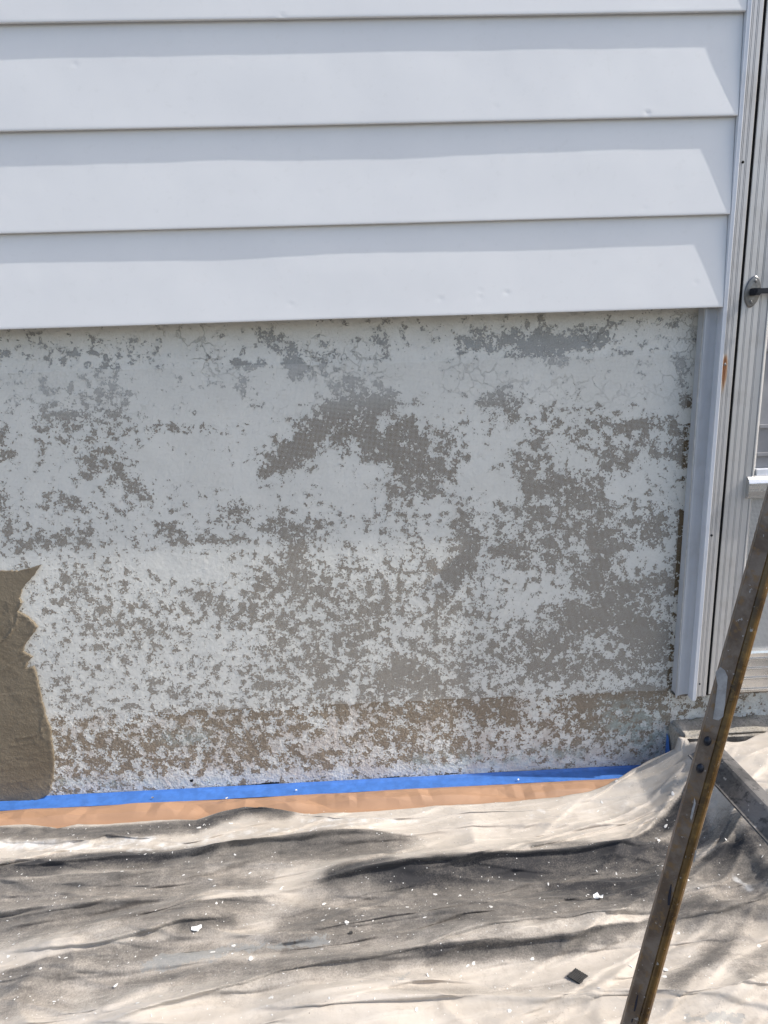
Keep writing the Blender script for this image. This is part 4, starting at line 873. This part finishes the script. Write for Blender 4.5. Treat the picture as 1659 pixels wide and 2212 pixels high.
p = [(-0.9034, -0.0126)][0]; flake('mortar_crumb', p[0], p[1], .0035, M_['crumb'], 'tiny mortar crumb on the brown paper at far left', 'crumb', 'mortar crumbs', z=.012, seed=9, lift=.004)
for k_, (lab, q_) in enumerate((('dark speck of mortar on the blue tape left of the paper peak', [(-0.6000, 0.0364)]), ('pale plaster crumb on the blue tape near the middle of the wall', [(-0.2082, 0.0359)]), ('pale plaster crumb on the blue tape towards the step', [(0.4075, 0.0313)]), ('brown crumb on the masking paper near the middle', [(0.1183, -0.0342)]))):
    flake('mortar_crumb', q_[0][0], q_[0][1], .0032, M_['crumb' if k_ in (0, 3) else 'chip'], lab, 'crumb', 'mortar crumbs', z=.0095, seed=30+k_, lift=.003)
# ribbed black square
px, py = [(0.3751, -0.6085)][0]; z0 = cloth_at(px, py)+.001
bm = bmesh.new(); sq = .0140; ang = rad(40)
for i in range(8):
    y0 = -sq+i*2*sq/8
    bmesh.ops.create_cube(bm, size=1, matrix=Matrix.Translation((0, y0+sq/8, .0016)) @ Matrix.Diagonal((2*sq, sq/4*.62, .0016, 1)))
bmesh.ops.create_cube(bm, size=1, matrix=Matrix.Translation((0, 0, .0004)) @ Matrix.Diagonal((2*sq, 2*sq, .0012, 1)))
bm.transform(Matrix.Translation((px, py, z0+.002)) @ Matrix.Rotation(rad(-8), 4, 'X') @ Matrix.Rotation(ang, 4, 'Z'))
me = bpy.data.meshes.new('rubber_scrap'); bm.to_mesh(me); bm.free()
tag(link('rubber_scrap', me, M_['rubber'], None, (px, py, z0)), 'small square of ribbed black rubber on the drop cloth', 'scrap')

# ------------------------------------------------------------------ ladder
lad_top = Vector((0.5184, -0.8481, 0.9725)); lad_bot = Vector((0.3424, -0.9388, 0.3040))
ax = (lad_top-lad_bot).normalized()
foot = lad_bot - ax*((lad_bot.z-.02)/ax.z)
head = lad_bot + ax*((1.62-lad_bot.z)/ax.z)
ladder = empty('ladder', (foot.x, foot.y, 0))
tag(ladder, 'old worn metal stepladder with brown leg and grey brace at right edge', 'ladder')
SEC = [(-15, -22), (-15, -1.2), (-13.8, 0), (1.5, 0), (2.6, -.3), (3.4, -1.0), (4.2, -.2), (5.6, .9), (9, 1.3), (12, .2), (14.5, -2.5), (15.5, -6), (15.2, -12), (14.5, -22), (12.5, -22), (12.6, -7), (10, -2.8), (-12.8, -2.8), (-12.8, -22)]
BEADF = set(range(4, 14))
def sweep(name, a, b, sec, e1, e2, mats, parent, matid=None, segs=24, wob=.0003):
    v = []; n = len(sec); f = []
    for i in range(segs+1):
        p = a.lerp(b, i/segs)
        for (s, t) in sec: q = p+e1*s*.001+e2*t*.001; v.append(q[:])
    for i in range(segs):
        for j in range(n): f.append((i*n+j, i*n+(j+1) % n, (i+1)*n+(j+1) % n, (i+1)*n+j))
    f += [tuple(range(n))[::-1], tuple(segs*n+i for i in range(n))]
    me = pydata(name, v, f)
    if matid:
        for i in range(segs):
            for j in range(n): me.polygons[i*n+j].material_index = matid(j)
    bm = bmesh.new(); bm.from_mesh(me); bmesh.ops.recalc_face_normals(bm, faces=bm.faces); bm.to_mesh(me); bm.free()
    return link(name, me, mats, parent, a[:])
mid = lad_bot.lerp(lad_top, .5)
view = (CAMPOS-mid).normalized()
e2 = (view - ax*view.dot(ax)).normalized(); e1 = ax.cross(e2).normalized()
if e1.dot(r2) < 0: e1 = -e1
rot = Matrix.Rotation(rad(8), 3, ax); e1 = rot @ e1; e2 = rot @ e2
leg = sweep('leg', foot, head, SEC, e1, e2, [M_['web'], M_['bead']], ladder, lambda j: 1 if j in BEADF else 0)
# where a picture-independent point on the face lies: s along the axis from lad_bot, t across
def on_face(pt, lift=.0006):
    d = Vector(pt)-CAMPOS
    return CAMPOS+d*((lad_bot-CAMPOS).dot(e2)/d.dot(e2))+e2*lift
def smear(name, pts, m, lift=.0006):
    v = [on_face(p, lift)[:] for p in pts]; c = Vector((0, 0, 0))
    for q in v: c += Vector(q)
    v.append((c/len(v)+e2*.0003)[:]); k = len(pts)
    me = pydata(name, v, [(i, (i+1) % k, k) for i in range(k)])
    return link(name, me, m, leg, v[0])
SMEARS = [[(0.3737, -1.0068, 0.8540), (0.3789, -1.0065, 0.8601), (0.3824, -1.0099, 0.8573), (0.3839, -1.0137, 0.8516), (0.3809, -1.0187, 0.8392), (0.3776, -1.0243, 0.8261), (0.3740, -1.0294, 0.8140), (0.3694, -1.0293, 0.8099), (0.3648, -1.0266, 0.8102), (0.3691, -1.0205, 0.8245), (0.3739, -1.0132, 0.8421), (0.3737, -1.0097, 0.8484)],
          [(0.3428, -1.0434, 0.7286), (0.3430, -1.0470, 0.7239), (0.3398, -1.0506, 0.7171), (0.3374, -1.0533, 0.7119), (0.3355, -1.0546, 0.7091), (0.3352, -1.0528, 0.7111), (0.3379, -1.0493, 0.7174), (0.3409, -1.0463, 0.7234)],
          [(0.3335, -1.0718, 0.6867), (0.3346, -1.0727, 0.6863), (0.3303, -1.0780, 0.6775), (0.3290, -1.0776, 0.6772)]]
for s in SMEARS: smear('paint_smear', s, M_['scuff'])
for s in ([(0.3185, -1.0553, 0.6317), (0.3193, -1.0558, 0.6315), (0.3167, -1.0616, 0.6239), (0.3132, -1.0674, 0.6158), (0.3110, -1.0667, 0.6154), (0.3133, -1.0615, 0.6222)], [(0.2728, -1.0929, 0.5292), (0.2737, -1.0931, 0.5294), (0.2702, -1.0990, 0.5229), (0.2671, -1.1026, 0.5187), (0.2657, -1.1022, 0.5184), (0.2689, -1.0972, 0.5240)], [(0.2624, -1.1063, 0.5137), (0.2638, -1.1067, 0.5139), (0.2621, -1.1087, 0.5116), (0.2608, -1.1084, 0.5114)]):
    smear('marker_dash', s, M_['ink'], .0008)
for c in [(0.3646, -1.0197, 0.7795), (0.3533, -1.0306, 0.7541)]:
    c = on_face(c, 0)
    bm = bmesh.new(); bmesh.ops.create_uvsphere(bm, u_segments=18, v_segments=10, radius=.0058)
    for v_ in bm.verts: v_.co.z *= .55
    R_ = Matrix((e1, ax, e2)).transposed().to_4x4(); R_.translation = c
    bm.transform(R_ @ Matrix.Diagonal((.82, 1.15, 1, 1)))
    me = bpy.data.meshes.new('rivet'); bm.to_mesh(me); bm.free()
    link('rivet', me, M_['black'], leg, c[:], smooth=True)
# grey channel brace running from behind the leg towards the viewer
b0 = Vector((0.4735, -0.8024, 0.6303)); b1 = Vector((0.4916, -0.9522, 0.6179))
bd = (b1-b0).normalized(); b1 = b0+bd*.46
vw = (CAMPOS-b0.lerp(b1, .2)).normalized(); f2 = (vw-bd*vw.dot(bd)).normalized(); f1 = bd.cross(f2).normalized()
if f1.dot(u2) < 0: f1 = -f1
BSEC = [(-22, 0), (-22, 4), (-20, 4.5), (-19.2, 2), (-18, 1.4), (6, 1.4), (10, .8), (12, -1), (22, -13), (20.4, -14.2), (10.5, -2.6), (6, -1.4), (-21, -1.4)]
sweep('brace', b0, b1, BSEC, f1, f2, [M_['brace']], ladder, None, 12)
# the matching front leg where the brace ends
a2 = Vector((ax.x*.4, -ax.y*1.6-.10, ax.z)).normalized()
q0 = b1-bd*.02; f0 = q0-a2*((q0.z-.02)/a2.z); h0_ = q0+a2*((1.62-q0.z)/a2.z)
sweep('leg', f0, h0_, SEC, e1, e2, [M_['web'], M_['bead']], ladder, lambda j: 1 if j in BEADF else 0)
